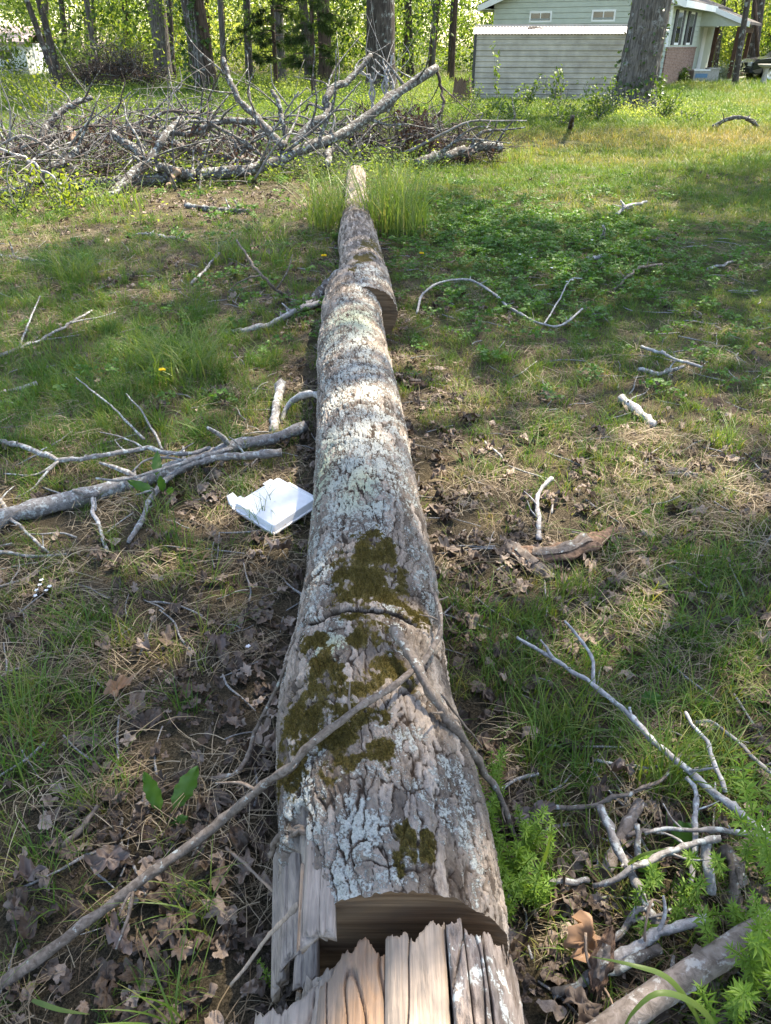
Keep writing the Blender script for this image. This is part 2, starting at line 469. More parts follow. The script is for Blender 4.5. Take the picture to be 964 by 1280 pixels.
def log_x(y):
    A = np.vstack([LOG1, LOG2[2:]])
    return np.interp(y, A[:, 0], A[:, 1]), np.interp(y, A[:, 0], A[:, 3])

# ------------------------------------------------------------------ ground
def build_ground():
    def axis(near, far, n1, n2, s):
        a = np.linspace(-near, near, n1)
        b = near + (far - near) * np.linspace(0, 1, n2)[1:] ** 2.2
        return np.concatenate([-b[::-1] if s else [], a, b])
    xs = axis(6, 400, 150, 26, True)
    ys = np.concatenate([np.linspace(-1.5, 9, 150), 9 + 500 * np.linspace(0, 1, 60)[1:] ** 2.4])
    X, Y = np.meshgrid(xs, ys)
    Z = gz(X, Y)
    lx, lr = log_x(Y)
    lawn = sstep(0.0, 1.2, X - lx - 0.4) * sstep(3.0, 6.5, Y) + 0.45 * sstep(6, 12, Y) + 0.2
    V = np.stack([X, Y, Z], -1).reshape(-1, 3)
    o = obj('ground', V, grid_faces(len(ys), len(xs)), ground_mat(), attrs={'lawn': np.clip(lawn, 0, 1).ravel()})
    tag(o, kind='structure')
build_ground()

# ------------------------------------------------------------------ fallen log
def log_bark_mat():
    s = NT('log_bark'); co = s.coord('Object'); lon = s.coord('Object', (1, 0.3, 1))
    ridge = s.attr('ridge'); cell = s.attr('cell')
    n = s.noise(lon, 110, 8, 0.78, 0.5); n2 = s.noise(co, 9, 4, 0.6)
    top = s.ramp(s.math('ADD', s.math('MULTIPLY', n, 0.7), s.math('MULTIPLY', cell, 0.3)),
                 [(0.34, (0.07, 0.054, 0.043)), (0.5, (0.18, 0.147, 0.12)), (0.66, (0.36, 0.305, 0.26))])
    top = s.mix(s.ramp(n2, [(0.45, 0.0), (0.65, 0.5)]), top, (0.22, 0.185, 0.155))
    col = s.mix(s.ramp(ridge, [(0.05, 0.0), (0.55, 1.0)]), (0.038, 0.027, 0.02), top)
    # lichen crust: broken by fine noise, pale blue-grey with greener rosettes
    fine = s.noise(co, 260, 4, 0.7); mid = s.noise(co, 75, 5, 0.7)
    lm = s.math('ADD', s.attr('lichen'), s.math('ADD', s.math('MULTIPLY', s.math('SUBTRACT', mid, 0.5), 1.5), s.math('MULTIPLY', s.math('SUBTRACT', fine, 0.5), 0.9)))
    lm = s.ramp(lm, [(0.44, 0.0), (0.54, 1.0)])
    lcol = s.ramp(fine, [(0.3, (0.25, 0.265, 0.24)), (0.5, (0.45, 0.465, 0.43)), (0.66, (0.58, 0.59, 0.56))])
    lcol = s.mix(s.math('MULTIPLY', s.attr('green'), 0.8), lcol, (0.42, 0.47, 0.32))
    col = s.mix(s.math('MULTIPLY', lm, 0.88), col, lcol)
    mm = s.ramp(s.math('ADD', s.attr('moss'), s.math('MULTIPLY', s.math('SUBTRACT', mid, 0.5), 0.9)), [(0.42, 0.0), (0.58, 1.0)])
    mcol = s.ramp(fine, [(0.3, (0.03, 0.023, 0.009)), (0.5, (0.085, 0.066, 0.02)), (0.7, (0.15, 0.12, 0.038))])
    col = s.mix(mm, col, mcol)
    wn_ = s.noise(s.coord('Object', (80, 3, 80)), 1.0, 5, 0.6)
    wcol = s.ramp(wn_, [(0.25, (0.09, 0.075, 0.065)), (0.5, (0.27, 0.235, 0.205)), (0.8, (0.42, 0.36, 0.31))])
    col = s.mix(s.attr('wood'), col, wcol)
    h = s.math('ADD', s.math('MULTIPLY', n, 0.6), s.math('MULTIPLY', s.math('MULTIPLY', lm, fine), 0.8))
    h = s.math('ADD', h, s.math('MULTIPLY', wn_, s.math('MULTIPLY', s.attr('wood'), 0.8)))
    return s.done(s.pbr(col, 0.92, s.bump(h, 1.0, 0.009), 0.12))
MAT['log_bark'] = log_bark_mat()

def cut_mat():
    s = NT('sawn_face')
    co = s.coord('Object', (2, 60, 90)); n = s.noise(co, 1.0, 4, 0.6, 0.2); b = s.noise(s.coord('Object'), 14, 4)
    col = s.ramp(n, [(0.3, (0.075, 0.045, 0.026)), (0.7, (0.20, 0.13, 0.08))])
    col = s.mix(s.ramp(b, [(0.45, 0.0), (0.7, 0.6)]), col, (0.10, 0.075, 0.055))
    return s.done(s.pbr(col, 0.85, s.bump(n, 0.8, 0.004), 0.15))
MAT['sawn'] = cut_mat()

MOSS = [(460, 722, .075, .15, 1.4), (458, 748, .085, .06, 1.3), (520, 768, .05, .05), (395, 872, .05, .10), (440, 925, .07, .11), (415, 960, .045, .09), (505, 1078, .02, .05, .62),
        (460, 815, .06, .05), (385, 805, .04, .04), (365, 905, .05, .12), (465, 308, .09, .22), (455, 330, .08, .12), (490, 860, .06, .045), (535, 1080, .012, .035), (470, 960, .03, .05), (400, 840, .04, .04)]
LICHEN = [(440, 400, .16, .55, 1), (450, 560, .2, .7, 1), (450, 470, .18, .6, .9), (440, 1060, .07, .13, 1), (400, 960, .06, .14, .9), (375, 1000, .05, .12, 1.0), (500, 770, .08, .05, .8),
          (500, 800, .03, .10, .8), (410, 820, .06, .07, 1), (400, 720, .05, .3, .8), (530, 690, .04, .3, .6), (520, 930, .03, .12, .65), (560, 1000, .03, .15, .6), (450, 640, .14, .3, .85), (455, 1110, .10, .06, .9),
          (460, 350, .15, .5, .75), (480, 945, .04, .07, .9), (465, 985, .06, .05, .8), (525, 1035, .03, .08, .5), (590, 1050, .03, .2, .8)]
GREEN = [(440, 395, .14, .22), (412, 825, .05, .06), (450, 610, .06, .12), (400, 570, .05, .2), (530, 810, .02, .05)]

def patch_field(P, items, topz, k=1.0):
    f = np.zeros(len(P))
    for it in items:
        c = at_z(it[0], it[1], topz - 0.02)
        w = it[4] if len(it) > 4 else 1.0
        d = ((P[:, 0] - c[0]) / it[2]) ** 2 + ((P[:, 1] - c[1]) / it[3]) ** 2
        f = np.maximum(f, w * np.exp(-d * 0.8))
    return f

def log_mesh(A, y0, y1, step0, seed, near=True, jag=0.0022):
    ys = [y0]
    while ys[-1] < y1:
        zc = ys[-1] * cp + 1.1 * sp
        ys.append(ys[-1] + step0 * (zc / 1.1) ** 1.25)
    if near:
        c0 = at_z(470, 774, .35)[1]; ys = sorted(ys + list(np.arange(c0 - .035, c0 + .035, .0013)))
    ys = np.array(ys)
    # angles: 0 = right, 90 = top, 180 = left; dense where it shows
    th = np.concatenate([np.linspace(-90, -25, 14, endpoint=False), np.linspace(-25, 205, 370 if near else 150), np.linspace(205, 270, 14)[1:]])
    thr = np.radians(th)
    sm = lambda col: np.convolve(np.pad(np.interp(ys, A[:, 0], A[:, col]), 12, mode='edge'), np.hanning(27)[1:-1] / np.hanning(27)[1:-1].sum(), 'valid')[:len(ys)]
    cx, cz, r = sm(1), sm(2), sm(3)
    Y, TH = np.meshgrid(ys, thr, indexing='ij')
    S = TH * 0.18
    u = Y + 3.0
    bul = (fbm(u * 3.1, S * 9 + 20, 3, seed) - 0.5) * 0.035
    wx = (fbm(u * 9, S * 16 + 5, 3, seed + 1) - 0.5) * 0.05
    wy = (fbm(u * 9 + 50, S * 16 + 5, 3, seed + 2) - 0.5) * 0.030
    # plates are long and split near the butt, squarer further along
    el = 0.075 + 0.035 * sstep(1.3, 0.6, Y)
    wy = wy + (fbm(u * 45, S * 70, 3, seed + 5) - 0.5) * 0.012
    wx = wx + (fbm(u * 45 + 9, S * 70, 3, seed + 8) - 0.5) * 0.03
    f1, f2, cid = worley((u + wx * 1.4) / 0.11, (S + wy * 1.3) / 0.0205, seed)
    wid = 0.05 + 0.13 * vnoise(u * 14, S * 22, seed + 7)
    plate = sstep(0.02, wid, f2 - f1)
    g1, g2, gid = worley((u + wx) / 0.030, (S + wy * 1.5) / 0.014, seed + 4)
    plate2 = sstep(0.0, 0.10, g2 - g1)
    ridge = plate * (0.35 + 0.65 * plate2)
    rough = fbm(u * 55, S * 95, 5, seed + 3)
    flake = np.floor(fbm(u * 24, S * 48 + 7, 3, seed + 9) * 9) / 9
    h = plate * 0.0038 + plate2 * plate * 0.0010 + (cid - 0.5) * 0.0022 * plate + (gid - .5) * .0016 + (rough - 0.5) * 0.007 + (flake - .5) * 0.006 - np.abs(fbm(u * 90 + 3, S * 150, 4, seed + 10) - .5) * .016
    ridge = ridge * np.ones_like(Y)
    # rough band of long fissures on the near right shoulder
    fis = np.abs(vnoise(u * 5 + 3, S * 62 + (fbm(u * 8, S * 5, 2, 9) - .5) * 5, 8) - 0.5) * 2
    near_r = sstep(1.6, 0.9, Y) * sstep(1.7, 1.2, TH)
    fc = sstep(0.16, 0.0, fis) * near_r
    h = h - fc * 0.010
    ridge = ridge * (1 - 0.9 * fc)
    wood = np.zeros_like(Y); deep = np.zeros_like(Y)
    if near:
        # cross cracks, the bark standing up behind them
        for (py, px, th0, th1, dep, w, tilt) in [(774, 470, 52, 138, 0.045, .0058, .02), (690, 460, 62, 125, .010, .004, .03), (700, 405, 120, 165, .016, .005, -.06), (884, 500, 55, 80, .012, .004, .03), (845, 400, 100, 160, .010, .004, -.08),
                                          (548, 440, 80, 140, .010, .004, .05), (500, 440, 50, 120, .012, .005, -.05), (590, 480, 40, 90, .008, .004, .03), (440, 430, 60, 150, .010, .005, .03), (735, 520, 30, 70, .010, .004, .02), (1095, 450, 70, 110, .006, .003, .0)]:
            c = at_z(px, py, 0.35)[1]
            yy = c + tilt * (TH - np.radians((th0 + th1) / 2)) + (fbm(TH * 5, TH * 0 + py, 3, 5) - 0.5) * 0.035
            m = sstep(th0 - 8, th0 + 12, np.degrees(TH)) * sstep(th1 + 8, th1 - 12, np.degrees(TH))
            gr = np.exp(-((Y - yy) / w) ** 2) * m
            h = h * (1 - .75 * m * np.exp(-((Y - yy) / .022) ** 2) * (dep > .03))
            h = h - dep * gr + 0.005 * m * np.exp(-((Y - yy - 0.022) / 0.02) ** 2) * (dep > .009)
            ridge = ridge * (1 - (sstep(.03, .3, gr) if dep > .03 else gr)); deep = np.maximum(deep, gr * (dep > .011))
        # bark torn away at the near left: bare wood, with its fibres
        lim = 0.80 + 0.05 * (fbm(TH * 5, TH * 0, 3, 2) - .5) * 2
        wood = sstep(lim + 0.012, lim - 0.004, Y) * sstep(132, 137, np.degrees(TH) + 5 * (fbm(u * 14, u * 0 + 3, 2, 4) - .5))
        fib = (vnoise(u * 1.2, S * 210, 3) - .5) * 0.012 + (vnoise(u * 2.5, S * 500, 5) - .5) * 0.004
        h = h * (1 - wood) + wood * (-0.028 + fib + 0.014 * np.sin(S * 60))
    if near: h = h * (1 - .75 * np.exp(-((Y - y0) / .012) ** 2) * (1 - wood))
    ru = r[:, None] + bul * 0.7 + h
    # ragged edge of the bark at the saw cut
    X = cx[:, None] + ru * np.cos(TH); Z = cz[:, None] + ru * np.sin(TH) * 0.97
    if near:
        e = np.exp(-((ys - y0) / 0.02))[:, None]
        Yv = Y + e * jag * 3 * (vnoise(S * 130, S * 0, 6) - 0.3) - e * 0.02 * np.sin(TH) * 0
    else:
        Yv = Y
    V = np.stack([X, Yv, Z], -1)
    P = V.reshape(-1, 3)
    nz_ = fbm(u * 26, S * 30, 4, seed + 6).ravel() - 0.5
    lich = patch_field(P, LICHEN, 0.36 if near else 0.3)
    lich = np.clip(0.12 + 0.58 * lich + nz_ * 0.85, 0, 1) * (0.45 + 0.55 * ridge.ravel())
    moss = patch_field(P, MOSS, 0.36 if near else 0.3)
    moss = np.clip(moss * 0.92 + nz_ * 1.9 + (fbm(u * 90, S * 110, 3, 5).ravel() - .5) * .9 - .02, 0, 1) * sstep(0.05, 0.3, moss)
    moss = moss * sstep(0.0, 0.35, np.sin(TH)).ravel()
    wd = np.maximum(wood, 0).ravel(); dd = sstep(.03, .35, deep).ravel(); moss = moss * (1 - dd); lich = lich * (1 - dd)
    at = {'ridge': ridge.ravel(), 'cell': np.broadcast_to(cid, Y.shape).ravel(), 'lichen': lich * (1 - wd), 'moss': moss * (1 - wd), 'green': patch_field(P, GREEN, 0.36), 'wood': wd}
    return V, ys, th, at, ru

def end_face(V0, mat, name, parent, push=0.0, rings=9):
    c = V0.mean(0); rg = np.random.default_rng(3)
    V0 = np.asarray(V0)
    rows = [V0]
    for k in range(1, rings + 1):
        t = 1 - k / rings
        ang = np.arctan2(V0[:, 2] - c[2], V0[:, 0] - c[0]); rad = np.hypot(V0[:, 0] - c[0], V0[:, 2] - c[2]); rm = np.convolve(np.pad(rad, 30, mode='wrap'), np.ones(61) / 61, 'valid')
        sm_ = c + np.stack([np.cos(ang) * rm * .97, 0 * ang + V0[:, 1].mean() - c[1], np.sin(ang) * rm * .97], 1)
        q = c + (sm_ - c) * max(t, 0.01) if t < .95 else V0
        q = q + np.array([0, 1, 0]) * (0.006 * min(1, (1 - t) * 6) + push)
        rows.append(q)
    V = np.vstack(rows); n = len(V0)
    return obj(name, V, grid_faces(rings + 1, n, True), mat, parent, smooth=False)

def moss_tufts(parent, V, moss, name='moss'):
    """velvety moss standing on the bark where its patches are"""
    P = V.reshape(-1, 3); w = np.clip(moss - 0.40, 0, 1) ** 1.5
    if w.sum() == 0: return
    rg = np.random.default_rng(8)
    N = 36000
    i = rg.choice(len(P), N, p=w / w.sum())
    b = P[i] + rg.normal(0, 0.0012, (N, 3))
    L = (rg.uniform(0.0015, 0.0042, N) * (.35 + .8 * np.clip(moss[i], 0, 1)))[:, None]
    dr = rg.normal(0, 1, (N, 3)) * 0.55 + np.array([0, 0, 1.0]); dr /= np.linalg.norm(dr, axis=1)[:, None]
    sd = np.cross(dr, rg.normal(0, 1, (N, 3))); sd /= np.linalg.norm(sd, axis=1)[:, None]
    a = b - sd * 0.0009 - dr * 0.001; c = b + sd * 0.0009 - dr * 0.001; t = b + dr * L
    VV = np.stack([a, c, t], 1).reshape(-1, 3)
    T = np.arange(3 * N).reshape(-1, 3)
    o = obj(name, VV, None, MAT['moss_tuft'], parent, T=T, attrs={'rnd': np.repeat(rg.random(N), 3)})
    tag(o, kind='stuff')
MAT['moss_tuft'] = leaf_mat('moss_tuft', [(0, (0.045, 0.035, 0.012)), (0.6, (0.115, 0.09, 0.026)), (1, (0.21, 0.17, 0.055))], 0.3, 0.8, 0.1, (1, 1, 0.6), inst=False)

def build_logs():
    y0 = 0.655
    root = empty('fallen_log', (LOG1[0, 1], y0, 0.0))
    tag(root, 'long fallen log with lichen and moss on its bark, sawn near end', 'log')
    V, ys, th, at, ru = log_mesh(LOG1, y0, LOG1[-1, 0] + 0.06, 0.0024, 3)
    n, m = V.shape[:2]
    obj('bark', V.reshape(-1, 3), grid_faces(n, m), MAT['log_bark'], root, attrs=at)
    end_face(V[0], MAT['sawn'], 'cut_face', root)
    far = V[-1].copy(); obj_f = end_face(far, MAT['sawn'], 'far_cut_face', root, push=-0.02)
    moss_tufts(root, V, at['moss'])
    # loose slabs of torn wood at the butt, left side
    rg = np.random.default_rng(21)
    def slab(p0, p1, wdir, w0, w1, thick, mat, name='torn_splinter', seed=0, nn=40, mm=56):
        p0, p1 = np.array(p0), np.array(p1); wd = np.array(wdir, float); wd /= np.linalg.norm(wd)
        ax = (p1 - p0); L = np.linalg.norm(ax); ax /= L
        nr = np.cross(wd, ax); nr /= np.linalg.norm(nr)
        if nr[2] < 0: nr = -nr
        t = np.linspace(0, 1, nn); s = np.linspace(-.5, .5, mm)
        TT, SS = np.meshgrid(t, s, indexing='ij')
        W = w0 * (1 - TT) + w1 * TT
        rel = min(thick * .12, .0025)
        e = ((vnoise(SS * 3.3 + seed, SS * 0 + seed, 4) - .5) * 0.030 + (np.floor(vnoise(SS * 11 + seed, SS * 0 + seed, 6) * 5) / 5 - .5) * 0.014) / L
        TT2 = TT + e * sstep(0.7, 1, TT) - e * sstep(0.3, 0, TT) * .6
        split = sstep(.055, 0, np.abs(vnoise(TT * .9 + seed, SS * 6 + seed + .35 * vnoise(TT * 4, SS, 2), 5) - .5))
        hz = (vnoise(TT * 1.3 + seed, SS * 2.2 + seed * 3, 2) - .5) * rel * 2.2 + (np.floor(vnoise(TT * .6 + seed, SS * 7 + seed, 3) * 6) / 6 - .5) * rel * 1.3 + (vnoise(TT * 6 + seed, SS * 20 + seed, 8) - .5) * rel * .5 - split * rel * 1.6
        hz = hz - .35 * thick * np.abs(SS * 2) ** 5
        topv = p0 + ax * (TT2 * L)[..., None] + wd * (SS * W)[..., None] + nr * (hz + thick * .5)[..., None]
        bot = p0 + ax * (TT2 * L)[..., None] + wd * (SS * W * .9)[..., None] - nr * (thick * .5 + 0 * hz)[..., None]
        # closed loop across: top left->right, bottom right->left
        ring = np.concatenate([topv, bot[:, ::-1]], 1)
        k = ring.shape[1]
        VV = ring.reshape(-1, 3); FF = grid_faces(nn, k, True)
        c0 = ring[0].mean(0) + (ring[0] - ring[0].mean(0)) * .02; c1 = ring[-1].mean(0) + (ring[-1] - ring[-1].mean(0)) * .02
        b = len(VV); VV = np.vstack([VV, c0, c1]); j = np.arange(k); j2 = (j + 1) % k
        FF = np.vstack([FF, np.stack([b + j, b + j2, j2, j], 1), np.stack([(nn - 1) * k + j, (nn - 1) * k + j2, b + k + j2, b + k + j], 1)])
        return name, VV, FF, mat
    def add(parent, s): return obj(s[0], s[1], s[2], s[3], parent)
    add(root, slab(at_z(400, 1040, .335), at_z(398, 1178, .325), (1, .05, .3), .050, .060, .022, MAT['wood_grey'], seed=1))
    add(root, slab(at_z(382, 1085, .315), at_z(377, 1182, .315), (1, 0, .5), .016, .012, .014, MAT['wood_tan'], seed=2))
    add(root, slab(at_z(365, 1050, .25), at_z(362, 1200, .20), (1, 0, .9), .050, .050, .018, MAT['wood_grey'], seed=3))
    add(root, slab(at_z(352, 1060, .17), at_z(350, 1235, .12), (.4, 0, 1), .07, .06, .018, MAT['wood_grey'], seed=4))
    add(root, slab(at_z(385, 1140, .23), at_z(382, 1225, .20), (1, 0, .6), .04, .05, .018, MAT['wood_grey'], seed=6))
    # rim of torn bark above the bare wood
    for k, (a, b, rr) in enumerate([((404, 1040, .345), (345, 1056, .22), .006), ((375, 1040, .30), (338, 1070, .19), .006), ((398, 1046, .335), (360, 1050, .265), .005)]):
        V2, F2 = tube([at_z(*a), (at_z(*a) + at_z(*b)) / 2 + np.array([0, .008, .02]), at_z(*b)], rr, rr * .8, 16, 9, 0.7, k, kink=.004)
        obj('torn_bark_edge', V2, F2, MAT['stick_brown'], root)

    # far length of the same trunk, sawn apart and shifted sideways
    yf = LOG2[0, 0] + 0.02
    root2 = empty('fallen_log', (LOG2[0, 1], yf, 0.0))
    tag(root2, 'narrower far length of log, shifted aside, running between tall grass tufts', 'log')
    V, ys, th, at, ru = log_mesh(LOG2, yf, LOG2[-1, 0] + .15, 0.0035, 7, near=False)
    n, m = V.shape[:2]
    obj('bark', V.reshape(-1, 3), grid_faces(n, m), MAT['log_bark'], root2, attrs=at)
    end_face(V[0], MAT['sawn'], 'cut_face', root2)
    end_face(V[-1], MAT['sawn'], 'far_cut_face', root2, push=-0.02)

    # the split piece under the cut, nearest the camera
    ysp = 0.62
    r3 = empty('split_log', (0.02, ysp, 0.0))
    tag(r3, 'split log butt with torn pale wood on top and ragged bark strips', 'log')
    P = []
    th3 = np.radians(np.linspace(-70, 250, 60))
    yy = np.linspace(0.12, 0.60, 50)
    Yg, Tg = np.meshgrid(yy, th3, indexing='ij')
    rr = 0.165 + (fbm(Yg * 20, Tg * 5, 3, 4) - .5) * .02
    f1, f2, cid = worley(Yg / 0.07, Tg * .18 / .021, 9)
    rr = rr + sstep(.03, .3, f2 - f1) * .007
    Zc = np.minimum(0.15 + rr * np.sin(Tg), 0.262 + 0.05 * np.cos(Tg))
    Vb = np.stack([0.03 + rr * 1.02 * np.cos(Tg), Yg + (fbm(Tg * 9, Tg * 0, 2, 3) - .5) * .03 * (Yg > .55), Zc], -1).reshape(-1, 3)
    one = np.ones(len(Vb))
    obj('body', Vb, grid_faces(50, 60), MAT['log_bark'], r3, attrs={'ridge': sstep(.03, .3, f2 - f1).ravel(), 'cell': cid.ravel(), 'lichen': one * .25 + (fbm(Yg * 30, Tg * 6, 3, 2).ravel() - .5) * .8, 'moss': one * 0, 'green': one * 0, 'wood': one * 0})
    ring = Vb.reshape(50, 60, 3)[-1]
    end_face(ring[::-1], MAT['sawn'], 'end_face', r3, push=-.02)
    E = [(318, 1262, .225), (400, 1216, .268), (430, 1196, .290), (482, 1168, .316), (500, 1159, .326), (556, 1150, .338), (577, 1145, .343), (601, 1151, .332), (624, 1170, .298), (646, 1204, .245)]
    def chunk(pts, mat, nm, lift=0.0, gap=.0, n=80, m=60, seed=0., facet=.012, fibre=.0008):
        K = np.array([at_z(*E[q]) for q in pts]); L_ = np.concatenate([[0], np.cumsum(np.linalg.norm(np.diff(K, axis=0), axis=1))])
        q = np.linspace(gap, 1 - gap, m) * L_[-1]; t = np.linspace(0, 1, n)
        edge = np.stack([np.interp(q, L_, K[:, c]) for c in range(3)], 1)
        T_, Q_ = np.meshgrid(t, q, indexing='ij'); sx = Q_ + seed
        end = np.repeat(edge[None], n, 0); near = end.copy(); near[..., 1] = .14; near[..., 0] = end[..., 0] * 1.02 + (.012 if pts[0] > 4 else -.006); near[..., 2] -= .015
        P3 = near + (end - near) * T_[..., None]
        jag = (vnoise(sx * 28, sx * 0, 4) - .5) * .045 + (np.floor(vnoise(sx * 75, sx * 0, 6) * 3) / 3 - .4) * .016 + (vnoise(sx * 300, sx * 0, 9) - .5) * .006
        P3[..., 1] += jag * sstep(.6, 1, T_) - .008
        yy = P3[..., 1]
        big = np.floor(fbm(sx * 26 + .25 * yy * 20, yy * 5 + seed, 2, 3) * 7) / 7 + .35 * fbm(sx * 26, yy * 9 + seed, 3, 6)
        fib = (big - .7) * facet + (vnoise(yy * 8, sx * 190, 2) - .5) * fibre * 1.5 + (vnoise(yy * 25, sx * 500, 3) - .5) * fibre
        crack = sstep(.035, 0, np.abs(vnoise(yy * 4 + seed, sx * 34 + .8 * vnoise(yy * 14, sx * 12, 1), 7) - .5)) * .011
        if nm == 'bark_strip': fib += (fbm(yy * 60, sx * 90, 4, 3) - .5) * .014
        ed = np.abs((Q_ / L_[-1] - .5) * 2)
        P3[..., 2] += lift + fib - crack - .010 * ed ** 8
        bot = P3.copy(); bot[..., 2] = np.minimum(P3[..., 2] - .02, .20)
        ring = np.concatenate([P3, bot[:, ::-1]], 1); kk = ring.shape[1]
        V = ring.reshape(-1, 3); F = grid_faces(n, kk, True)
        c1 = ring[-1].copy(); c1[:, 2] = np.minimum(c1[:, 2], .21); c1[:, 1] -= .004
        base = len(V); V = np.vstack([V, c1]); jj = np.arange(kk); j2 = (jj + 1) % kk
        F = np.vstack([F, np.stack([(n - 1) * kk + jj, (n - 1) * kk + j2, base + j2, base + jj], 1)])
        return obj(nm, V, F, MAT[mat], r3)
    chunk((0, 1, 2), 'wood_grey', 'wood_slab', -.004, -.03, seed=1.3)
    chunk((1, 2, 3), 'wood_orange', 'wood_slab', .003, -.02, m=80, seed=4.1)
    chunk((3, 4, 5), 'wood_pale', 'wood_slab', .005, -.02, m=80, seed=7.7, facet=.008)
    chunk((5, 6), 'bark_grey', 'bark_strip', .010, .04, m=36, seed=2.2)
    chunk((6, 7), 'bark_grey', 'bark_strip', .003, .07, m=36, seed=5.6)
    chunk((7, 8, 9), 'bark_grey', 'bark_strip', .002, .04, m=60, seed=9.1)
    return add, slab
MAT['bark_grey'] = bark_mat('bark_grey', (0.085, 0.065, 0.053), (0.27, 0.225, 0.20), (0.42, 0.44, 0.42), 0.22, 60, (1, .35, 1), 0.9, 0.006)
add_slab, slab_of = build_logs()

# ------------------------------------------------------------------ sticks and branches lying about
def pts3(spec, lift=1.0):
    return [at_g(q[0], q[1], q[2] * lift) if abs(q[2]) < 4 else at_y(*q) for q in spec]

def wrad(wpx, p):
    return 0.5 * wpx * depth(p) / FPX

def stick(label, spec, w0, w1, mat='stick_grey', twigs=(), name='stick', cat='stick', group=None, rough=0.38, flat=1.0, kink=0.005, segs=None, seed=None, knots=3, lift=None):
    lift = lift if lift is not None else (1.5 if name == 'stick' and spec[0][0] > 510 and spec[0][1] < 470 else 0.7 if max(q[2] for q in spec) < 0.23 else 1.0)
    P = pts3(spec, lift)
    seed = seed if seed is not None else int(abs(spec[0][0] * 7 + spec[0][1] * 3 + spec[-1][0]))
    ra, rb = wrad(w0, P[0]), wrad(w1, P[-1])
    sg = segs or (10 if max(w0, w1) > 9 else 7)
    L = np.linalg.norm(np.diff(np.array(P), axis=0), axis=1).sum()
    V, F = tube(P, ra, rb, int(np.clip(L / max(0.012, ra * 1.2), 10, 70)), sg, rough, seed, flat, kink, knots)
    rg = np.random.default_rng(seed + 900); C = catmull(np.array(P), 24); extra = []
    if name in ('stick', 'branch') and L > .12 and w0 < 30:
        for k in range(int(min(6, 1 + L / .22))):
            i = rg.integers(3, 22); ax = C[i + 1] - C[i - 1]; ax /= np.linalg.norm(ax)
            d = rg.normal(0, 1, 3); d[2] = abs(d[2]) * .6; d -= ax * (d @ ax); d = d / np.linalg.norm(d) + ax * rg.choice([-.7, .7])
            rr_ = (ra * (1 - i / 23) + rb * i / 23) * rg.uniform(.3, .55); Lq = min(rg.uniform(4, 22) * rr_, .16)
            q = C[i] + d * Lq; q[2] = max(q[2], float(gz(q[0], q[1])) + .004)
            extra.append(tube([C[i], C[i] + d * Lq * .5 + rg.normal(0, Lq * .08, 3), q], rr_, rr_ * .45, 7, 6, rough, k, 1.0, 0))
    if twigs or extra:
        o = empty(name, P[0]); obj('stem', V, F, MAT[mat], o)
        for V2, F2 in extra: obj('twig', V2, F2, MAT[mat], o)
        for k, (ts, a, b) in enumerate(twigs):
            Q = pts3(ts, lift)
            V2, F2 = tube(Q, wrad(a, Q[0]), wrad(b, Q[-1]), None, 6, rough, seed + k + 1, 1.0, kink * .7)
            obj('twig', V2, F2, MAT[mat], o)
    else:
        o = obj(name, V, F, MAT[mat], None, P[0])
    return tag(o, label, cat, group)

# on the log
stick('long bare brown branch lying slantwise across the mossy part of the log',
      [(-25, 1250, .01), (60, 1190, .04), (150, 1122, .08), (250, 1048, .15), (330, 983, .27), (385, 938, .36), (450, 885, .405), (505, 848, .405), (535, 822, .38), (550, 790, .35), (551, 768, .335), (543, 742, .33)],
      15, 5, 'stick_brown', [([(543, 742, .33), (530, 738, .345)], 4, 2), ([(545, 752, .33), (560, 746, .33)], 3, 2), ([(547, 775, .345), (525, 768, .375)], 3, 1.5), ([(262, 1040, .15), (240, 1070, .10)], 4, 2)], name='branch', cat='branch', kink=.003)
stick('short broken stick propped on the log and leaning down into the green weeds',
      [(491, 784, .405), (528, 842, .40), (560, 895, .33), (590, 945, .22), (622, 992, .10), (645, 1050, .02)], 13, 7, 'stick_brown', [([(553, 868, .34), (578, 905, .25), (603, 935, .15)], 4, 2)], kink=.005)
stick('thin curved brown twig leaning against the left flank of the log', [(264, 974, .02), (296, 966, .03), (316, 940, .06), (333, 885, .14), (357, 832, .26)], 7, 4, 'stick_brown')
stick('curved grey branch stub growing out of the log side', [(408, 497, .22), (390, 492, .20), (372, 494, .15), (357, 512, .06), (352, 530, 0)], 11, 6, 'stick_pale', name='branch_stub', cat='branch')
stick('short weathered stub of wood standing beside the log', [(352, 478, .10), (346, 510, .06), (342, 540, .02)], 11, 12, 'stick_grey', name='wood_stub', cat='stick', segs=9)

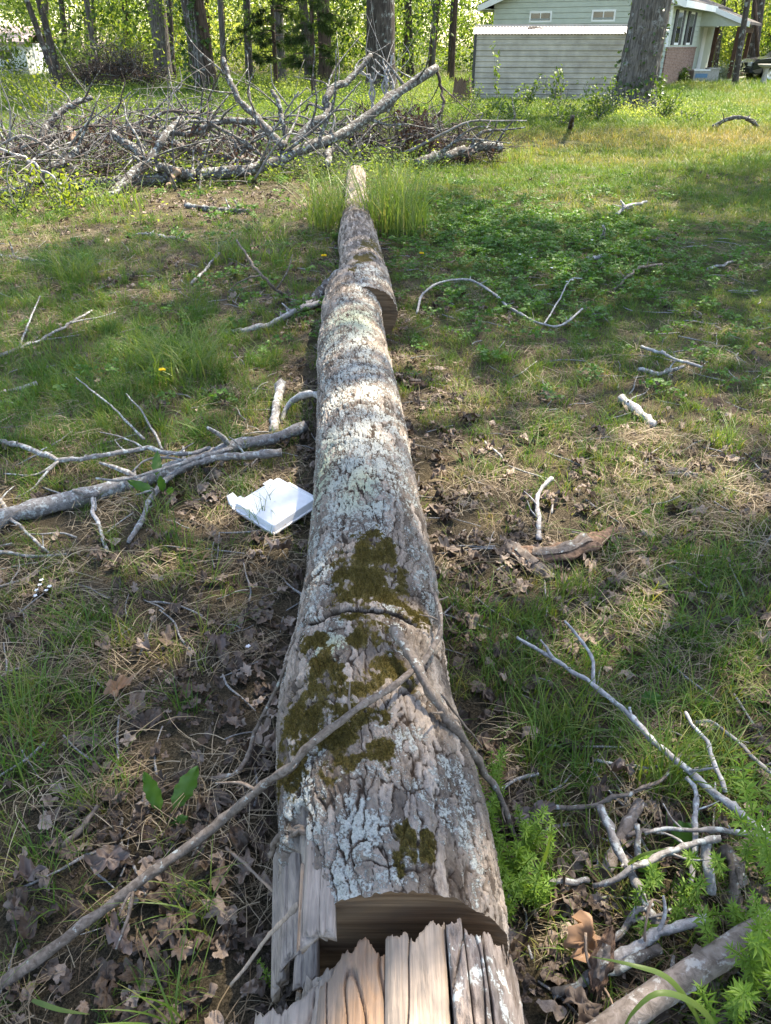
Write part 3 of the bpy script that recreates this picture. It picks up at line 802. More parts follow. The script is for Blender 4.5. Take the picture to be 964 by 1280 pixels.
# left of the log
stick('thick dead branch with grey bark lying beside the white foam box',
      [(-25, 652, .04), (60, 632, .05), (140, 610, .05), (205, 592, .06), (290, 560, .06), (345, 547, .07), (381, 533, .08)], 24, 14, 'stick_grey', name='branch', cat='branch', rough=.3, knots=8)
stick('forked lichen-covered branch curving down to the dry grass',
      [(352, 566, .09), (300, 570, .10), (248, 578, .12), (215, 595, .10), (195, 614, .07), (178, 648, .03), (160, 678, .01)], 10, 6, 'stick_grey',
      [([(290, 561, .12), (240, 574, .15), (190, 590, .16), (150, 600, .15), (120, 598, .14)], 6, 3), ([(196, 612, .07), (170, 618, .06)], 4, 2), ([(248, 578, .12), (190, 572, .18), (165, 590, .14)], 4, 2)], name='branch', cat='branch')
stick('long thin wavy branch resting over the thick dead branch',
      [(-25, 548, .05), (20, 556, .08), (75, 574, .12), (125, 569, .14), (182, 562, .16), (232, 568, .14), (262, 560, .12)], 7, 5, 'stick_grey',
      [([(180, 549, .16), (137, 506, .2), (95, 472, .24)], 3.2, 1.6), ([(203, 562, .15), (185, 525, .2), (158, 492, .22)], 3.5, 1.6), ([(75, 574, .12), (45, 592, .06), (5, 592, .04)], 4, 2), ([(75, 575, .12), (40, 610, .04), (20, 622, .01)], 4, 2),
       ([(182, 562, .16), (155, 548, .17), (125, 540, .19)], 3, 1.4)], name='branch', cat='branch')
stick('pale straight stick poking out under the thick dead branch', [(115, 622, .08), (124, 655, .04), (135, 690, .01)], 5, 4, 'stick_pale')
stick('thin grey stick slanting through dead grass below the thick branch', [(-10, 612, .05), (25, 660, .04), (62, 692, .02)], 5, 3, 'stick_grey')
stick('thin twig lying flat in dead grass beside small white flowers', [(-10, 690, .02), (40, 694, .03), (90, 692, .02)], 5, 3, 'stick_grey')
stick('grey twig lying from the log side toward dry weeds', [(278, 416, .02), (330, 408, .03), (370, 390, .05), (400, 378, .08)], 7, 8, 'stick_pale', [([(372, 388, .05), (390, 376, .09)], 6, 5)])
stick('forked grey twig in green grass beside the big left tuft', [(-5, 447, .03), (60, 420, .07), (115, 388, .10)], 5, 2.5, 'stick_grey', [([(25, 432, .05), (35, 405, .1), (50, 370, .16)], 3, 1.5), ([(85, 404, .08), (120, 398, .06), (145, 390, .05)], 2.5, 1.5)])
stick('short pale broken twig in the grass at the left', [(-5, 492, .03), (20, 486, .04), (46, 479, .05)], 6, 5, 'stick_pale')
stick('mossy dark stick lying in short grass near the brush', [(-15, 318, .02), (30, 325, .03), (64, 329, .02)], 8, 6, 'limb')
stick('short grey twig standing at a slant amid pale litter', [(238, 356, .02), (258, 335, .05), (274, 316, .09)], 4, 3, 'stick_grey')
stick('dark thin dead stem arching beside the log', [(296, 300, .42), (325, 343, .25), (362, 376, .02)], 2.5, 4, 'stick_brown', [([(326, 344, .25), (300, 352, .15), (285, 365, .06)], 2.5, 1.5), ([(345, 362, .12), (360, 340, .25), (366, 318, .34)], 2.5, 1.3)], name='dead_stem')
stick('thick short branch stub resting on the ground against the far log', [(385, 385, .03), (405, 365, .07), (424, 345, .13)], 16, 18, 'limb', name='branch_stub', cat='branch', segs=10)
stick('pale dead stick lying on the brown litter beyond the small tufts', [(182, 292, .02), (205, 296, .03), (232, 300, .02)], 5, 4, 'stick_pale')
stick('dark weathered stick half buried in brown litter beside the fallen limb', [(232, 257, .03), (270, 262, .04), (312, 265, .03)], 8, 6, 'limb')

# right of the log, on the lawn
stick('long thin twig with a wave bend lying on the lawn', [(521, 392, .01), (529, 367, .05), (552, 353, .06), (578, 348, .06), (605, 360, .05), (640, 386, .04), (677, 405, .03), (703, 406, .03), (728, 386, .04)], 3, 2.5, 'stick_pale', [([(680, 405, .03), (697, 378, .06), (712, 350, .09), (728, 348, .09)], 2.2, 1.4)])
stick('dark curved twig lying on the clover patch', [(768, 362, .01), (797, 336, .05), (828, 330, .04)], 3, 3, 'stick_brown')
stick('straight pale twig lying on the yellow-green lawn', [(802, 433, .03), (840, 447, .03), (878, 459, .03)], 4, 3.5, 'stick_pale')
stick('short knobby grey stick below the straight pale twig', [(798, 461, .02), (826, 466, .02), (855, 458, .03)], 6, 4, 'stick_grey')
stick('stout pale chunk of broken wood lying in the grass', [(777, 498, .03), (796, 513, .03), (816, 532, .02)], 11, 11, 'stick_pale', name='wood_chunk', cat='wood', segs=11, knots=6)
stick('short crooked stick with blue-grey lichen standing behind the bark slab', [(690, 597, .08), (675, 614, .06), (672, 632, .05), (674, 674, .03)], 5, 7, 'stick_pale', name='stick')
stick('white forked twig lying on the sunlit far lawn', [(771, 268, .03), (784, 258, .05), (808, 252, .03)], 4, 3, 'stick_pale', [([(782, 259, .05), (776, 250, .08)], 3, 2)])
stick('short white stick on the clover', [(734, 324, .03), (757, 319, .04)], 6, 5, 'stick_pale')
stick('tiny grey twig lying at the right side of the lawn', [(884, 336, .02), (900, 332, .03), (918, 326, .03)], 3.5, 2.5, 'stick_grey')
stick('pale hair-thin twig in litter close to the log side', [(606, 552, .02), (616, 562, .04), (628, 573, .02)], 2.5, 2.5, 'stick_pale')
stick('small white upright twig on the green clover', [(754, 282, .12), (756, 290, .06), (750, 298, .01)], 3, 3, 'stick_pale')
stick('dark mossy branch curled over in weeds near the lawn edge', [(892, 158, .05), (912, 148, .22), (930, 147, .25), (948, 158, .08)], 5, 4, 'limb', name='branch', cat='branch')
stick('short broken dark post leaning in the weeds beside the big tree', [(712, 163, .02), (716, 146, .40)], 6, 5, 'twig_dark', name='wood_stub')

# right foreground tangle
stick('long straight pale forked branch over green grass at the right',
      [(646, 797, .12), (690, 823, .13), (738, 853, .14), (780, 888, .14), (822, 931, .14), (888, 987, .13), (930, 1020, .12), (985, 1068, .10)], 4, 11, 'stick_pale',
      [([(742, 854, .14), (740, 822, .17), (722, 795, .19), (706, 776, .21)], 5.5, 3), ([(694, 826, .13), (684, 812, .15), (676, 800, .15)], 5, 3), ([(788, 896, .14), (787, 884, .16)], 5, 4)], name='branch', cat='branch', kink=.003)
stick('thin curved pale twig crossing the long forked branch', [(857, 890, .16), (872, 917, .16), (888, 942, .15), (900, 968, .13), (906, 990, .11)], 4, 6, 'stick_pale')
stick('wavy grey twig in grass at the right beside tall weeds', [(870, 903, .08), (892, 903, .1), (920, 924, .1), (945, 950, .09), (985, 985, .05)], 4, 6, 'stick_grey')
stick('slender brown twig lying across the grass toward the tangle', [(676, 1008, .05), (712, 1009, .06), (748, 1005, .08), (790, 990, .10), (822, 973, .11), (845, 950, .11), (862, 932, .10)], 7, 2.5, 'stick_brown')
stick('straight grey branch slanting down through the tangle', [(750, 1008, .12), (768, 1048, .11), (786, 1090, .09), (806, 1130, .07), (830, 1168, .04)], 10, 12, 'stick_grey', name='branch', cat='branch')
stick('thick dull grey stick lying under the slanting branch', [(800, 1002, .05), (782, 1040, .04), (756, 1092, .02)], 13, 17, 'stick_smooth', segs=11)
stick('knobby white-barked twig hanging down in the tangle', [(858, 972, .13), (872, 992, .13), (872, 1030, .11), (868, 1065, .10), (864, 1104, .07)], 6, 7, 'stick_pale', knots=8)
stick('stubby white barkless peg of wood in the tangle', [(882, 1048, .13), (886, 1080, .10), (889, 1118, .06)], 13, 12, 'stick_pale', segs=10)
stick('long grey twig bowed across the slanting branch', [(742, 1108, .06), (770, 1098, .10), (795, 1088, .12), (830, 1070, .13), (866, 1055, .14), (900, 1048, .14)], 7, 9, 'stick_grey')
stick('thin level grey twig above the bowed one', [(806, 1042, .11), (835, 1037, .12), (862, 1039, .13), (905, 1036, .13), (952, 1045, .12)], 5, 7, 'stick_grey')
stick('smooth bluish grey branch behind the thick brown one', [(766, 1201, .08), (792, 1184, .10), (820, 1170, .12), (850, 1157, .13), (884, 1148, .13)], 14, 11, 'stick_pale', name='branch', cat='branch')
stick('lichen-tufted grey stick lying beside the dry maple leaf', [(690, 1242, .03), (728, 1228, .05), (765, 1217, .07), (800, 1200, .09), (825, 1184, .10)], 11, 13, 'limb')
stick('thick smooth brown branch slanting up through the corner weeds', [(725, 1312, .10), (770, 1272, .12), (820, 1240, .13), (880, 1208, .14), (930, 1178, .15), (1000, 1138, .16)], 36, 31, 'stick_smooth', name='branch', cat='branch', segs=18, rough=.10, kink=.006, knots=3)
stick('short grey stick just beside the bright weeds', [(684, 1104, .05), (708, 1101, .06), (735, 1100, .05)], 8, 7, 'stick_grey')
stick('short forked grey stick deep in the tangle', [(765, 1178, .04), (790, 1152, .06), (815, 1128, .08)], 8, 7, 'stick_grey', [([(790, 1152, .06), (822, 1148, .07), (840, 1135, .08)], 5, 3)])
stick('upright short grey stick between the crossed branches', [(796, 1030, .10), (798, 1060, .06), (802, 1085, .02)], 7, 8, 'stick_grey')
stick('dark rotten stick lying under the tangle at the corner', [(905, 1060, .06), (925, 1090, .05), (915, 1135, .03)], 20, 14, 'stick_brown', segs=11, rough=.4)
stick('thin grey twig low in grass before the crossed twigs', [(742, 950, .04), (770, 955, .05), (802, 962, .05), (822, 958, .06)], 4, 4, 'stick_grey')
stick('pale bent straw stalk arching over the tangle', [(826, 1128, .16), (812, 1130, .19), (806, 1158, .14), (808, 1195, .08)], 3, 3, 'wood_tan', name='dry_stalk')
stick('pale dry stalk beside the maple leaf', [(732, 1166, .14), (735, 1195, .11), (752, 1235, .08), (775, 1280, .08)], 3.5, 3, 'wood_tan', name='dry_stalk')
stick('pale split splinter leaning on the torn end of the log', [(288, 1232, .08), (330, 1180, .17), (372, 1130, .27)], 5, 8, 'wood_pale', name='splinter', flat=.5)
stick('thin straw coloured splinter beside the torn log end', [(283, 1060, .02), (330, 1100, .10), (372, 1160, .20)], 4, 3, 'wood_tan', name='splinter')
stick('short upright splinter wedged at the foot of the cut', [(372, 1250, .13), (380, 1218, .19), (384, 1190, .22)], 6, 4, 'wood_tan', name='splinter')
stick('tapering weathered stick lying in leaf litter beside the brown branch', [(78, 1060, .02), (98, 1040, .04), (122, 1008, .05)], 9, 5, 'stick_brown')

def slabthing(label, spec, w, mat, seed, name='bark_slab'):
    P = np.array(pts3(spec)); root = empty(name, P[0])
    for k in range(len(P) - 1):
        pass
    n = 26; C = catmull(P, n); mm = 14
    tan = np.gradient(C, axis=0); tan /= np.linalg.norm(tan, axis=1)[:, None]
    sd = np.cross(tan, [0, 0, 1]); sd /= np.linalg.norm(sd, axis=1)[:, None]
    t = np.linspace(0, 1, n); s = np.linspace(-1, 1, mm)
    W = wrad(w, P[0]) * (0.35 + .65 * np.sin(np.pi * np.clip(t * .85 + .12, 0, 1))) * (1 + .5 * (vnoise(t * 9 + seed, t * 0, 3) - .5))
    T_, S_ = np.meshgrid(t, s, indexing='ij')
    hz = (1 - S_ ** 2) * W[:, None] * .45 + (fbm(T_ * 8 + seed, S_ * 3, 4, 2) - .5) * .03
    top = C[:, None] + sd[:, None] * (S_ * W[:, None])[..., None] + np.array([0, 0, 1.]) * hz[..., None]
    bot = C[:, None] + sd[:, None] * (S_ * W[:, None] * .97)[..., None] + np.array([0, 0, 1.]) * (hz - .012)[..., None]
    ring = np.concatenate([top, bot[:, ::-1]], 1); k = ring.shape[1]
    o = obj('bark_plate', ring.reshape(-1, 3), grid_faces(n, k, True), MAT[mat], root)
    # flaking inner layer
    o2 = obj('flake', (top[4:18, 3:11] + np.array([0, 0, .006])).reshape(-1, 3), grid_faces(14, 8), MAT['stick_brown'], root)
    tag(root, label, 'bark')
slabthing('large curled slab of reddish brown bark lying beside the log', [(640, 690, .03), (690, 692, .04), (725, 682, .05), (768, 662, .04)], 34, 'bark_slab', 3)
slabthing('dark narrow bark slab under the larger curled one', [(636, 680, .02), (660, 700, .03), (690, 722, .02)], 26, 'stick_brown', 8)
slabthing('thin orange-brown bark shard standing by the dry maple leaf', [(744, 1240, .05), (752, 1205, .08), (765, 1160, .12)], 26, 'bark_slab', 5)
slabthing('flat pinkish bark flake on the litter by the log', [(505, 480, .02), (520, 478, .03), (535, 480, .02)], 10, 'bark_slab', 6)
slabthing('buff flake of rotten bark on the lawn among dead leaves', [(832, 592, .02), (850, 590, .03), (872, 594, .02)], 12, 'stick_smooth', 7)

# ------------------------------------------------------------------ white foam food box
def build_box():
    A, B, C, D = [at_g(*q) for q in ((347, 593, .07), (391, 620, .06), (354, 670, .03), (292, 632, .04))]
    o = (A + B + C + D) / 4; o[2] = gz(o[0], o[1]) + .012
    ex = (B - A + C - D); ex[2] *= .5; sx = np.linalg.norm(ex) / 2; ex /= np.linalg.norm(ex)
    ey = (A - D + B - C); ey -= ex * (ey @ ex); sy = np.linalg.norm(ey) / 2; ey /= np.linalg.norm(ey)
    ez = np.cross(ex, ey)
    hx, hy = sx / 2, sy / 2
    root = empty('foam_box', o); tag(root, 'white foam takeaway box lying in dead leaves beside the log', 'food box')
    def loop(hx, hy, rad, z, n=6):
        pts = []
        for (cx, cy, a0) in ((1, 1, 0), (-1, 1, 90), (-1, -1, 180), (1, -1, 270)):
            for k in range(n):
                a = R(a0 + 90 * k / (n - 1))
                pts.append(((hx - rad) * cx + rad * math.cos(a), (hy - rad) * cy + rad * math.sin(a), z))
        return np.array(pts)
    def W(P): return o + P[:, :1] * ex + P[:, 1:2] * ey + P[:, 2:3] * ez
    def loft(loops, name, par):
        V = np.vstack([W(l) for l in loops]); k = len(loops[0])
        me = obj(name, V, grid_faces(len(loops), k, True), MAT['foam'], par, smooth=False)
        return me
    # base tray: rim, floor
    base = [loop(hx * .8, hy * .8, .02, 0.0), loop(hx * .82, hy * .82, .02, .002), loop(hx * .97, hy * .97, .02, .026), loop(hx * 1.03, hy * 1.03, .022, .027), loop(hx * 1.03, hy * 1.03, .022, .031)]
    base = [loop(.001, .001, .0005, 0.0)] + base
    loft(base, 'tray', root)
    sh = np.array([0.004, 0.0, 0])
    lid = [loop(hx * 1.03, hy * 1.03, .009, .033), loop(hx * 1.03, hy * 1.03, .009, .036), loop(hx * .97, hy * .97, .009, .037), loop(hx * .90, hy * .90, .010, .056), loop(hx * .885, hy * .885, .010, .058), loop(hx * .84, hy * .84, .009, .058), loop(hx * .83, hy * .83, .009, .0562), loop(.001, .001, .0005, .0562)]
    for l in lid: l += sh
    lo = loft(lid, 'lid', root)
    # tabs along the open edge (left) and the hinge lip (right)
    for (x0, x1, y0, y1, z0, z1, nm) in [(-hx * 1.22, -hx * 1.0, -hy * .95, -hy * .45, .036, .040, 'tab'), (-hx * 1.16, -hx * 1.0, hy * .45, hy * .8, .036, .040, 'tab'), (-hx * .6, hx * .7, hy * 1.0, hy * 1.12, .029, .034, 'hinge_lip')]:
        V, F = box((x0, y0, z0), (x1, y1, z1)); obj(nm, W(V), F, MAT['foam'], root, smooth=False)
    # curled flap torn up at the left corner
    n = 9; t = np.linspace(0, 1, n); s = np.linspace(-.5, .5, 6)
    T_, S_ = np.meshgrid(t, s, indexing='ij')
    fl = np.stack([-hx * 1.0 - T_ * .032, -hy * .80 + S_ * .045 * (1 - .35 * T_ ** 3), .034 + .035 * T_ ** 1.5 + 0 * S_], -1)
    fl2 = fl[:, ::-1] - np.array([0, 0, .003]); rg = np.concatenate([fl, fl2], 1)
    obj('torn_flap', W(rg.reshape(-1, 3)), grid_faces(n, 12, True), MAT['foam'], root)
build_box()

# ------------------------------------------------------------------ leaf, blade and plant shapes
def blades(n, rad, h0, h1, w, lean, segs=4, rg=RNG, base=None, az=None, droop=0.35, zfun=None):
    """n curved tapering blades as one mesh: V, F, rnd"""
    if base is None:
        a = rg.uniform(0, 2 * np.pi, n); r = rad * np.sqrt(rg.random(n))
        base = np.stack([r * np.cos(a), r * np.sin(a), np.zeros(n)], 1)
    az = rg.uniform(0, 2 * np.pi, n) if az is None else az
    h = rg.uniform(h0, h1, n); ln = lean * rg.uniform(0.25, 1.3, n)
    dr = np.stack([np.cos(az), np.sin(az), 0 * az], 1)
    tw = az + np.pi / 2 + rg.normal(0, .5, n); sd = np.stack([np.cos(tw), np.sin(tw), 0 * az], 1)
    t = np.linspace(0, 1, segs + 1)
    ww = w * rg.uniform(.6, 1.3, n)
    prof = np.array([0.75] + [1 - (k / segs) ** 1.8 * .9 for k in range(1, segs + 1)])
    V = np.zeros((n, segs + 1, 2, 3))
    for k, tk in enumerate(t):
        c = base + dr * (ln * h * tk ** 1.8)[:, None]
        c[:, 2] += h * (tk - droop * np.minimum(ln, 1.5) * tk ** 2.4)
        off = sd * (ww * prof[k] * .5)[:, None]
        V[:, k, 0] = c - off; V[:, k, 1] = c + off
    V = V.reshape(n, -1, 3); m = V.shape[1]
    f = np.array([[2 * k, 2 * k + 1, 2 * k + 3, 2 * k + 2] for k in range(segs)])
    F = (np.arange(n)[:, None, None] * m + f[None]).reshape(-1, 4)
    return V.reshape(-1, 3), F, np.repeat(rg.random(n), m)

def straws(n, rad, l0, l1, w, rg=RNG, segs=4):
    a = rg.uniform(0, 2 * np.pi, n); r = rad * np.sqrt(rg.random(n))
    base = np.stack([r * np.cos(a), r * np.sin(a), rg.uniform(.002, .03, n)], 1)
    az = rg.uniform(0, 2 * np.pi, n) * .5 + rg.uniform(0, 6.28); L = rg.uniform(l0, l1, n); cv = rg.normal(0, .45, n); ar = rg.uniform(0, .18, n) 
    dr = np.stack([np.cos(az), np.sin(az), 0 * az], 1); pp = np.stack([-np.sin(az), np.cos(az), 0 * az], 1)
    V = np.zeros((n, segs + 1, 2, 3))
    sdz = rg.normal(0, .5, n)
    for k in range(segs + 1):
        t = k / segs
        c = base + dr * (L * t)[:, None] + pp * (cv * L * t * t)[:, None]; c[:, 2] += ar * L * np.sin(np.pi * t) + .002
        ww = w * (1 - .6 * t)
        off = (pp * .5 + np.array([0, 0, .5]) * sdz[:, None]) * ww
        V[:, k, 0] = c - off; V[:, k, 1] = c + off
    V = V.reshape(n, -1, 3); m = V.shape[1]
    f = np.array([[2 * k, 2 * k + 1, 2 * k + 3, 2 * k + 2] for k in range(segs)])
    F = (np.arange(n)[:, None, None] * m + f[None]).reshape(-1, 4)
    return V.reshape(-1, 3), F, np.repeat(rg.random(n), m)

def dead_leaf(kind, size, rg, curl=1.0):
    """one crumpled dry leaf: V, T"""
    n = 30
    t = np.linspace(0, 2 * np.pi, n, endpoint=False)
    ph = rg.uniform(0, 6.28); wob = 1 + .35 * (np.interp(t, np.linspace(0, 6.283, 7), np.append(q7 := rg.normal(0, .5, 6), q7[0])))
    if kind == 'oak':
        r = 0.30 + 0.13 * np.abs(np.cos(t)) ** 1.5 + 0.09 * np.cos(6 * t + .3) * (0.4 + np.abs(np.sin(t))) * np.clip(wob, .2, 1.6)
        x, y = r * np.cos(t) * 1.4, r * np.sin(t) * .8
    elif kind == 'maple':
        r = 0.28 + 0.13 * np.abs(np.cos(2.5 * t + .15 * np.sin(t + ph))) ** 1.4 * np.clip(wob, .2, 1.6) + .03 * np.cos(11 * t + ph) - .08 * (np.cos(t - ph) > .8)
        x, y = r * np.cos(t) * rg.uniform(.8, 1.15), r * np.sin(t)
    else:
        x, y = .5 * np.cos(t), .24 * np.sin(t) * (1 - .35 * np.cos(t)); x = x + .03 * np.sin(9 * t)
    x = x * (1 + rg.normal(0, .05, n)); y = y * (1 + rg.normal(0, .05, n))
    rings = [1.0, .66, .33]
    P = np.vstack([np.stack([x * k, y * k], 1) for k in rings] + [np.zeros((1, 2))]) * size
    a = rg.uniform(0, 6.28); cu = rg.uniform(.15, 1.0) * curl / size
    q = P @ np.array([np.cos(a), np.sin(a)])
    z = cu * q * q * .8 - .3 * np.abs(P[:, 1]) * rg.uniform(-.5, 1) + size * .42 * curl * (fbm(P[:, 0] / size * 5 + rg.uniform(0, 90), P[:, 1] / size * 4 + 5, 3, 4) - .5) * 1.6
    V = np.column_stack([P, z - z.min() + .002])
    T = []
    for k in range(2):
        for j in range(n):
            j2 = (j + 1) % n
            T += [(k * n + j, k * n + j2, (k + 1) * n + j2), (k * n + j, (k + 1) * n + j2, (k + 1) * n + j)]
    for j in range(n): T.append((2 * n + j, 2 * n + (j + 1) % n, 3 * n))
    return V, np.array(T)

def leaf_cards(C, D, size, rg, aspect=.5, fold=.15):
    """pointed leaves: C base positions, D growing directions -> V, F, rnd (two quads folded along the midrib)"""
    n = len(C)
    D = D / (np.linalg.norm(D, axis=1)[:, None] + 1e-9)
    S = np.cross(D, rg.normal(0, 1, (n, 3)) * .6 + np.array([0, 0, 1.0])); S /= np.linalg.norm(S, axis=1)[:, None] + 1e-9
    U = np.cross(S, D)
    L = (size * rg.uniform(.6, 1.3, n))[:, None] if np.ndim(size) == 0 else size[:, None]
    w = L * aspect * .5
    m1 = C + D * L * .5 - U * L * .03; tip = C + D * L - U * L * .12
    a = C + D * L * .45 + S * w + U * L * fold * .5; b = C + D * L * .45 - S * w + U * L * fold * .5
    V = np.stack([C, a, tip, b], 1).reshape(-1, 3)
    k = np.arange(n)[:, None] * 4
    T = np.concatenate([k + [[0, 1, 2]], k + [[0, 2, 3]]]).astype(int)
    return V, T, np.repeat(rg.random(n), 4)

# ------------------------------------------------------------------ scattering (ground cover nobody could count)
def scatter(name, P, protos, mats, scl, tint, label, rot=None, tilt=0.0, idx=None, cat='ground cover'):
    P = np.asarray(P, np.float32); n = len(P)
    c = bpy.data.collections.new(name + '_shapes')
    for k, pr in enumerate(protos):
        V, F, T, rnd = pr
        me = mesh_of(name + '_shape', V, F, mats if not isinstance(mats, dict) else mats[k], True, {'rnd': rnd} if rnd is not None else None, T)
        o = bpy.data.objects.new('%s_shape_%02d' % (name, k), me); c.objects.link(o)
    me = bpy.data.meshes.new(name); me.vertices.add(n); me.vertices.foreach_set('co', P.ravel())
    rg = np.random.default_rng(len(P))
    if rot is None:
        rot = np.stack([rg.normal(0, tilt, n), rg.normal(0, tilt, n), rg.uniform(0, 6.283, n)], 1)
    idx = rg.integers(0, len(protos), n) if idx is None else idx
    for nm, typ, key, v in (('rot', 'FLOAT_VECTOR', 'vector', rot), ('scl', 'FLOAT', 'value', scl), ('tint', 'FLOAT', 'value', tint), ('pick', 'INT', 'value', idx)):
        a = me.attributes.new(nm, typ, 'POINT')
        a.data.foreach_set(key, np.asarray(v, np.int32 if typ == 'INT' else np.float32).ravel())
    o = bpy.data.objects.new(name, me); COL.objects.link(o)
    g = bpy.data.node_groups.new(name + '_scatter', 'GeometryNodeTree')
    g.interface.new_socket('Geometry', in_out='INPUT', socket_type='NodeSocketGeometry')
    g.interface.new_socket('Geometry', in_out='OUTPUT', socket_type='NodeSocketGeometry')
    N = g.nodes; L = g.links
    gi = N.new('NodeGroupInput'); go = N.new('NodeGroupOutput')
    ip = N.new('GeometryNodeInstanceOnPoints'); ci = N.new('GeometryNodeCollectionInfo')
    ci.inputs['Collection'].default_value = c
    ci.inputs['Separate Children'].default_value = True; ci.inputs['Reset Children'].default_value = True
    def na(nm, typ):
        q = N.new('GeometryNodeInputNamedAttribute'); q.data_type = typ; q.inputs['Name'].default_value = nm
        return q.outputs['Attribute']
    er = N.new('FunctionNodeEulerToRotation')
    L.new(na('rot', 'FLOAT_VECTOR'), er.inputs[0])
    L.new(gi.outputs[0], ip.inputs['Points']); L.new(ci.outputs[0], ip.inputs['Instance'])
    ip.inputs['Pick Instance'].default_value = True
    L.new(na('pick', 'INT'), ip.inputs['Instance Index']); L.new(er.outputs[0], ip.inputs['Rotation']); L.new(na('scl', 'FLOAT'), ip.inputs['Scale'])
    L.new(ip.outputs[0], go.inputs[0])
    md = o.modifiers.new('scatter', 'NODES'); md.node_group = g
    tag(o, label, cat, kind='stuff')
    return o

def rand_ground(density_near, ymax, rg, power=1.0, ymin=0.0, falloff=5.0):
    """random ground points in and around the view, thinning with distance"""
    out = []
    yedges = np.concatenate([np.arange(ymin, min(12, ymax), 1.0), np.arange(max(12, ymin), ymax + .1, 4.0)])
    for a, b in zip(yedges[:-1], yedges[1:]):
        half = 0.62 * (b * cp + CAMH * sp) + 0.8
        ym = (a + b) / 2
        dens = density_near / (1 + (ym / falloff) ** power)
        n = rg.poisson(dens * 2 * half * (b - a))
        out.append(np.stack([rg.uniform(-half, half, n), rg.uniform(a, b, n)], 1))
    return np.vstack(out)

def off_log(P, m=0.0):
    lx, lr = log_x(P[:, 1])
    return (np.abs(P[:, 0] - lx) > lr * .8 + m) | (P[:, 1] > LOG2[-1, 0])

def blob(P, items):
    f = np.zeros(len(P))
    for (px, py, rx, ry, w) in items:
        c = at_g(px, py)
        f += w * np.exp(-((P[:, 0] - c[0]) / rx) ** 2 - ((P[:, 1] - c[1]) / ry) ** 2)
    return f

# where the photograph is green, bare or strewn with leaves
GREENS = [(225, 440, .5, .6, .6), (60, 500, .7, .8, .5), (40, 400, .8, .9, .4), (95, 330, .7, .7, .5), (650, 300, 1.1, 1.8, .9), (620, 440, .6, .7, .2), (640, 540, .4, .5, .2), (650, 870, .18, .22, .25), (720, 830, .25, .3, .2),
          (620, 760, .15, .2, .3), (840, 700, .35, .4, .25), (900, 860, .3, .4, .25), (30, 880, .22, .3, .35), (700, 950, .15, .2, .3), (100, 830, .2, .25, .15), (250, 540, .3, .3, .2), (860, 980, .2, .2, .4), (330, 600, .12, .12, .3), (40, 960, .1, .15, .3)]
BARES = [(300, 1050, .35, .4, .6), (320, 800, .18, .5, .6), (250, 640, .35, .25, .35), (575, 560, .25, .6, .5), (640, 700, .3, .22, .9), (560, 470, .3, .4, .4), (200, 345, .6, .4, .7), (240, 252, 1.1, 1.3, .9), (120, 300, .7, .8, .4), (330, 262, .7, 1.0, .5), (120, 720, .4, .25, .25), (580, 660, .12, .4, .7),
         (900, 580, .4, .25, .45), (160, 850, .15, .2, .3), (360, 380, .4, .4, .4), (720, 185, 3, 1.2, .5), (670, 1230, .12, .12, .8), (830, 1080, .15, .15, .4), (740, 640, .25, .2, .3)]

